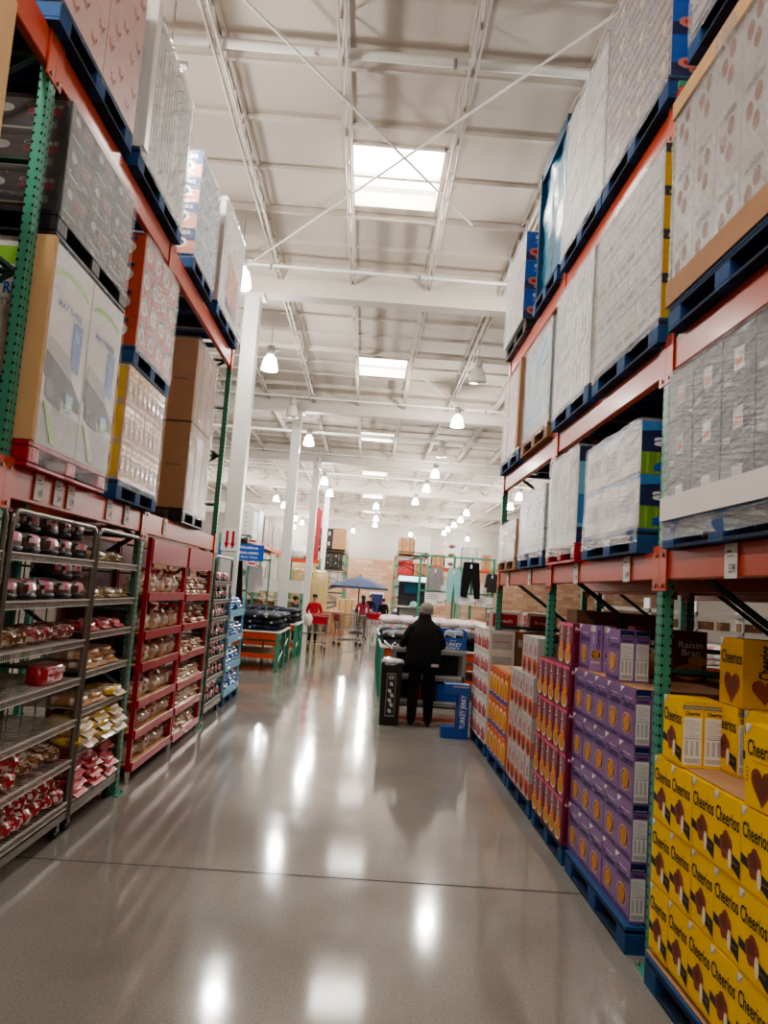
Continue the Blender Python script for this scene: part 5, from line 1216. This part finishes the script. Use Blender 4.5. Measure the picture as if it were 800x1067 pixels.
# ================================================================== left background
def sign_blue():
    root = empty('store_sign', (-2.83, 17.0, 0), 0, 'blue hanging sign reading Shop Online on a green pole', 'sign')
    mb = MB(); mb.box(-.5, .5, -.012, .012, 2.27, 2.63, 'blue'); F = Fc(mb, (-.5, -.012, 2.27), (1,0,0), (0,0,1), (0,-1,0), 1., .36)
    F.text('Shop Online', .5, .78, .74, .2, 'sign_white', 2, bold=.03); F.text('Costco.com', .56, .5, .64, .2, 'sign_white', 2, bold=.03); F.text('for Best Value', .62, .22, .5, .12, 'sign_white', 2); mb.build('sign_panel', root)
    mb = MB(); mb.bevbox(.16, .2, .015, .055, 0, 2.7, 'green', .003); mb.build('pole', root)
    for z, xx in ((2.66, .22), (2.16, .25)): mb = MB(); mb.box(xx - .1, xx + .1, -.01, .0, z, z + .09, 'sign_white'); mb.box(xx - .08, xx + .08, -.0115, -.0101, z + .03, z + .07, 'red'); mb.build('small_card', root)
sign_blue()
garment_obj('hanging_shirt', [('shirt', sh, 'cloth_white', -.03)], (-2.55, 17.3, 2.2), 'white long sleeve shirt hanging under the blue sign', sc=.95)
garment_obj('hanging_trousers', [('trousers', pt2, 'cloth_black', -.03)], (-3.02, 17.2, 2.3), 'black trousers hanging beside the blue sign', sc=1.0)
root = empty('hanging_rail', (-2.8, 17.35, 0), 0, 'green rail on posts holding the clothes behind the near left table', 'display rail')
mb = MB(); mb.box(-.6, .6, -.02, .02, 2.3, 2.34, 'green'); mb.build('cross_bar', root)
for xx in (-.6, .57): mb = MB(); mb.box(xx, xx + .03, -.02, .02, 0, 2.34, 'green'); mb.build('upright', root)
root = empty('white_counter', (-3.6, 24.2, 0), 0, 'long white shelving counter behind the left garment tables', 'counter')
mb = MB(); mb.box(-1.6, 1.6, 0, .6, 1.55, 1.95, 'white'); mb.build('fascia', root)
for z in (.5, .95, 1.3): mb = MB(); mb.box(-1.6, 1.6, 0, .6, z, z + .03, 'lgrey'); mb.build('shelf', root)
for xx in (-1.6, -.8, 0, .8, 1.54): mb = MB(); mb.box(xx, xx + .06, .0, .6, 0, 1.55, 'green'); mb.build('upright', root)
bk = Kind(box(.3, .3, .26, 'kraft_d', a_plain, None, 'carton'), 'carton')
for z in (.53, .98): 
    for i in range(8): bk.put((-5.0 + i*.39, 24.35, z), 0, 'small brown carton on the white counter, %s from left, %s shelf' % (ORD[i], 'lower' if z < .7 else 'upper'), 'cartons in the white counter')
rack('pallet_rack', -1, -3.95, [25.6, 28.3, 31., 33.7, 36.4], [(1.95, .14), (3.25, .15)], 1.1, 'distant green and orange pallet rack on the left, silver loads on top', [])
def a_dots(F):
    for a in (.25, .5, .75):
        for b in (.3, .7): F.ell(a, b, .035, .05, 'near_black', 1, 8)
far = [(26.15, .95, 'white', a_dots, None, 'white cartons dotted with black marks on the distant left rack'), (27.4, 1.1, 'silver', a_stripes, F_DARK, 'silver wrapped load on the distant left rack'), (29.0, 1.0, 'white_b', a_plain, F_HEAVY, 'milky load third along the distant left rack'), (30.3, 1.05, 'kraft', a_plain, F_MILK, 'wrapped brown load on the distant left rack'),
       (31.8, .95, 'white_b', a_plain, F_HEAVY, 'milky load fifth along the distant left rack'), (33.0, 1.0, 'white_b', a_plain, F_MILK, 'wrapped pale load sixth along the distant left rack'), (34.6, .9, 'white', a_plain, F_HEAVY, 'milky load at the far end of the distant left rack')]
for y, hh, b_, fr, fm, lb in far:
    load('wrapped_pallet_load', 'L', y, 1.1, 3.251, hh, 2, 3, 1, b_, fr, fr, fm, lb, xf=-3.95, d_=1.0, group='loads on the distant racks', drop=0)
    load('wrapped_pallet_load', 'L', y, 1.1, 1.951, .95, 2, 2, 1, 'kraft' if hh > 1 else 'white_b', a_plain, a_plain, F_MILK, lb.replace('on the', 'on the lower beam of the').replace('along', 'along the lower beam of') if 'on the' in lb or True else lb, xf=-3.95, d_=1.0, group='loads on the distant racks', drop=0)
for i, (xx, w) in enumerate(((-2.68, .62), (-1.87, .74))):
    mb = MB(); mb.blob((0, 0, 1.22), (w/2, .3, 1.22), 'plastic_gold', 6, 20, 14, .03, i + 2); o = mb.build('wrapped_mattress', loc=(xx, 30.4, 0)); tag(o, 'tall golden plastic wrapped mattress standing upright, %s of the pair' % ('left' if i == 0 else 'right'), 'mattress', 'golden wrapped mattresses')
def crossrack(x0, x1, y, d_, zs, label):
    root = empty('pallet_rack', ((x0+x1)/2, y, 0), 0, label, 'pallet rack'); w = x1 - x0
    for xx in (-w/2, w/2 - .08):
        for yy in (0, d_ - .08): mb = MB(); mb.box(xx, xx + .08, yy, yy + .08, 0, zs[-1] + .1, 'green'); mb.build('upright_post', root)
    for z in zs:
        for yy in (.01, d_ - .06): mb = MB(); mb.box(-w/2 + .08, w/2 - .08, yy, yy + .05, z - .13, z, 'orange'); mb.build('beam', root)
crossrack(-3.9, -2.3, 37.6, 1.1, [1.6, 3.1], 'distant rack with the tall red sail standing on its orange beam')
mb = MB(); P_ = [(-3.55, 3.12), (-3.2, 3.5), (-2.98, 4.1), (-2.88, 4.8), (-2.84, 5.5), (-2.84, 5.9), (-2.45, 5.6), (-2.52, 3.12)]
mb.prism([(a + 3.0, b - 3.1) for a, b in P_], 'y', 0, .12, 'sail'); mb.tube((.2, -.02, 0), (.16, -.02, 2.7), .02, 'maroon', 6)
tag(mb.build('red_sail', loc=(-3.0, 38.0, 3.1)), 'tall dark red sail shape standing on the distant orange beam', 'sail')
mb = MB(); mb.blob((0, 0, .3), (.45, .3, .3), 'cloth_white', 2.4, 16, 10, .3, 4); tag(mb.build('white_bundle', loc=(-3.45, 37.75, 3.11)), 'white wrapped bundle beside the foot of the red sail', 'bundle')
rack('pallet_rack', -1, -1.35, [45, 47.6, 50.2, 52.8], [(1.9, .14), (3.0, .14), (4.1, .15)], 1.7, 'far rack of dark stock left of the block wall', [])
rack('pallet_rack', 1, 1.55, [40, 42.6, 45.2], [(1.6, .14), (2.75, .14), (3.85, .15)], 1.65, 'far rack with white dotted cartons on top, right of centre', [])
def fload(x, y, z, w, h, b_, fr, lb, d_=1.1, fm=None, c=2, r=2):
    o = load('carton_stack', 'R', 0, w, z, h, c, r, 1, b_, fr, fr, fm, lb, xf=0, d_=d_, cat='carton stack', group='cartons on the far racks'); o.rotation_euler.z = 0; o.location = (x, y, z)
fload(-2.6, 45.1, 4.101, .8, 1.2, 'near_black', a_darkbox, 'dark mixed cartons on top of the far rack left of centre')
fload(-1.78, 45.1, 4.101, .8, 1.25, 'kraft', a_white, 'brown and white cartons on top of the far rack left of centre')
for z, b_ in ((3.001, 'near_black'), (1.901, 'white_b')): fload(-2.2, 45.15, z, 1.4, .8, b_, a_plain, 'cartons on the %s shelf of the far rack left of centre' % ('middle' if z > 2.5 else 'lower'), c=3)
for i, y in enumerate((46.8, 48.4, 50.0, 51.5)): fload(-2.15, y, 4.101, 1.5, 1.0, 'kraft' if i % 2 else 'white_b', a_plain, '%s carton stack going back along the far rack' % ORD[i + 1], c=2)
fload(1.97, 40.1, 3.851, .8, .85, 'kraft', a_plain, 'brown cartons with blue goods on top of the far rack right of centre'); fload(2.82, 40.1, 3.851, .82, 1.0, 'white', a_dots, 'white cartons with black dots on the far rack right of centre', r=3)
fload(2.0, 40.15, 2.751, .8, .8, 'red', a_white, 'red and white cartons on the middle shelf of the far rack right of centre'); fload(2.8, 40.15, 2.751, .7, .6, 'kraft', a_plain, 'brown cartons on the middle shelf beside the red ones')
fload(2.4, 40.15, 1.601, 1.4, .8, 'blue_l', a_white, 'pale blue cartons low on the far rack behind the lit display')
crossrack(3.3, 4.9, 40, 1.1, [1.6, 3.28], 'far rack with the three-tier white cartons'); crossrack(4.95, 6.6, 40, 1.1, [1.6, 3.3], 'far rack with pale wrapped goods, rightmost')
def a_shoe(F): F.ell(.5, .45, .3, .25, 'grey', 1); F.ell(.45, .4, .2, .14, 'brown', 2)
fload(3.7, 40.1, 3.281, .6, .65, 'kraft', a_plain, 'single brown carton beside the three-tier white cartons'); fload(4.4, 40.1, 3.281, .68, 1.4, 'white', a_shoe, 'three white picture cartons stacked on the far orange beam', c=1, r=3)
fload(5.5, 40.1, 3.301, 1.0, 1.15, 'white_b', a_plain, 'pale wrapped cartons on the rightmost far rack', fm=F_HEAVY); fload(6.25, 40.1, 3.301, .5, .8, 'kraft', a_plain, 'brown carton at the right end of the rightmost far rack', c=1)
for x_, h_ in ((3.9, .9), (5.6, 1.0)): fload(x_, 40.15, 1.601, 1.2, h_, 'white_b', a_plain, 'pale cartons on the low beam of the far rack, %s ones' % ('left' if x_ < 5 else 'right'), c=3)
# umbrella, counters and shopping carts in the middle distance
root = empty('patio_umbrella', (-.28, 32, 0), 0, 'open slate blue patio umbrella in the middle distance', 'umbrella')
mb = MB(); n = 8; rim = [(1.22*math.cos(2*PI*i/n), 1.22*math.sin(2*PI*i/n), 1.92) for i in range(n)]; mid = [(.6*math.cos(2*PI*i/n), .6*math.sin(2*PI*i/n), 2.2) for i in range(n)]
for i in range(n):
    j = (i + 1) % n; mb.quad([rim[i], rim[j], mid[j], mid[i]], 'umb'); mb.quad([mid[i], mid[j], (0, 0, 2.38)], 'umb'); mb.quad([rim[i], rim[j], (rim[j][0], rim[j][1], 1.84), (rim[i][0], rim[i][1], 1.84)], 'umb')
mb.build('canopy', root); mb = MB(); mb.tube((0, 0, 0), (0, 0, 2.42), .025, 'near_black', 10); mb.build('pole', root); mb = MB(); mb.lathe([(.001, .1), (.06, .1), (.3, .04), (.3, 0)], 'near_black', n=16); mb.build('base', root)
def cart_proto():
    root = empty('shopping_cart', (0, 0, 0)); W = .56
    mb = MB()
    for z, y0, y1, w in ((.98, 0, .92, W), (.5, .06, .78, W - .12)):
        mb.path([(-w/2, y0, z), (w/2, y0, z), (w/2 - .05, y1, z), (-w/2 + .05, y1, z), (-w/2, y0, z)], .011, 'steel', 6)
    for i in range(13):
        t = i/12
        for sx in (-1, 1): mb.tube((sx*(W/2 - .05*t), .92*t, .98), (sx*((W - .12)/2 - .05*t), .06 + .72*t, .5), .0045, 'steel', 5)
    for i in range(9):
        t = i/8 - .5; mb.tube((t*W, 0, .98), (t*(W-.12), .06, .5), .0045, 'steel', 5); mb.tube((t*(W-.1), .92, .98), (t*(W-.22), .78, .5), .0045, 'steel', 5); mb.tube((t*(W-.12), .06, .5), (t*(W-.22), .78, .5), .0045, 'steel', 5)
    for q in (.62, .74, .86):
        f = (q - .5)/.48; w = W - .12 + .12*f; y0 = .06*(1-f); y1 = .78 + .14*f; mb.path([(-w/2, y0, q), (w/2, y0, q), (w/2-.05, y1, q), (-w/2+.05, y1, q), (-w/2, y0, q)], .0045, 'steel', 5)
    mb.build('basket', root)
    mb = MB()
    for sx in (-1, 1): mb.path([(sx*.27, -.08, 1.02), (sx*.25, .08, .5), (sx*.26, .02, .18), (sx*.2, .8, .2)], .013, 'steel', 8)
    mb.path([(-.26, .02, .2), (.26, .02, .2), (.2, .8, .22), (-.2, .8, .22), (-.26, .02, .2)], .011, 'steel', 6); mb.build('frame', root)
    mb = MB(); mb.tube((-.28, -.08, 1.02), (.28, -.08, 1.02), .02, 'red_rack', 10); mb.build('handle', root)
    mb = MB(); mb.box(-.26, .26, -.012, -.004, .76, .97, 'red_rack'); mb.build('seat_flap', root)
    for xx, yy in ((-.24, .04), (.24, .04), (-.19, .78), (.19, .78)): caster(root, xx, yy)
    return root
sc_ = Kind(cart_proto(), 'shopping cart', True)
sc_.put((-1.28, 21.6, 0), .1, 'steel shopping cart with a red seat flap beside the second garment table', 'shopping carts')
sc_.put((-.85, 24.4, 0), -1.2, 'shopping cart turned sideways behind the nearer one', 'shopping carts'); sc_.put((.35, 27.9, 0), .2, 'shopping cart being pushed by the person in maroon', 'shopping carts')
mb = MB(); mb.blob((0, 0, .16), (.11, .1, .17), 'bag_white', 2.2, 14, 10, .2, 3); mb.tube((0, 0, .3), (0, 0, .42), .03, 'bag_white', 8, .012); tag(mb.build('plastic_bag', loc=(-1.5, 20.9, .72)), 'white plastic bag hanging at the corner of the second garment table', 'bag')
for i, (xx, yy, hh, kk_) in enumerate(((-1.2, 29.2, .9, 'kraft'), (-.1, 34.2, .95, 'white_b'), (1.9, 36.5, 1.0, 'cream'), (-.9, 36.4, 1.3, 'kraft_l'), (1.6, 31, 1.0, 'cloth_blue'), (-2.3, 34.5, .8, 'white'))):
    fload(xx, yy, 0, .9, hh, kk_, a_plain, 'low merchandise stack on the floor in the middle distance, %s nearest' % ORD[i], c=3, r=3)
root = empty('poster_stand', (.55, 36.9, 0), 0, 'dark blue screen stand with white frame far behind the worker', 'display')
mb = MB(); mb.box(-.35, .35, 0, .05, .7, 1.75, 'white'); mb.box(-.3, .3, -.01, 0, .8, 1.65, 'navy'); mb.build('screen', root); mb = MB(); mb.box(-.2, .2, -.1, .2, 0, .7, 'white_b'); mb.build('base', root)
# next aisle, seen through the right rack
root = empty('shelf_unit', (10.5, 24, 0), 0, 'white shelving with small boxes in the next aisle, seen through the right rack', 'shelving')
for z in (.5, 1.2, 1.75): mb = MB(); mb.box(-3, 3, 0, .5, z, z + .12, 'white'); mb.build('shelf', root)
for xx in (-3, -1.5, 0, 1.5, 2.94): mb = MB(); mb.box(xx, xx + .06, 0, .5, 0, 2.2, 'lgrey'); mb.build('upright', root)
for i in range(10): bk.put((7.85 + i*.52 + (.12 if i in (2, 5, 8) else 0), 24.1, 1.321), 0, 'brown carton on the white shelving in the next aisle, %s from left' % ORD[i], 'cartons in the next aisle')
# ================================================================== light and view
w = bpy.data.worlds.new('world'); bpy.context.scene.world = w; w.use_nodes = True; w.node_tree.nodes['Background'].inputs[0].default_value = (.8, .8, .82, 1); w.node_tree.nodes['Background'].inputs[1].default_value = .3
sc = bpy.context.scene
sc.view_settings.view_transform = 'AgX'; sc.view_settings.look = 'AgX - Medium High Contrast'; sc.view_settings.exposure = .6
sc.cycles.max_bounces = 8; sc.cycles.diffuse_bounces = 4; sc.cycles.transparent_max_bounces = 12; sc.cycles.use_denoising = True; sc.cycles.sample_clamp_indirect = 6
sc.cycles.caustics_reflective = False; sc.cycles.caustics_refractive = False
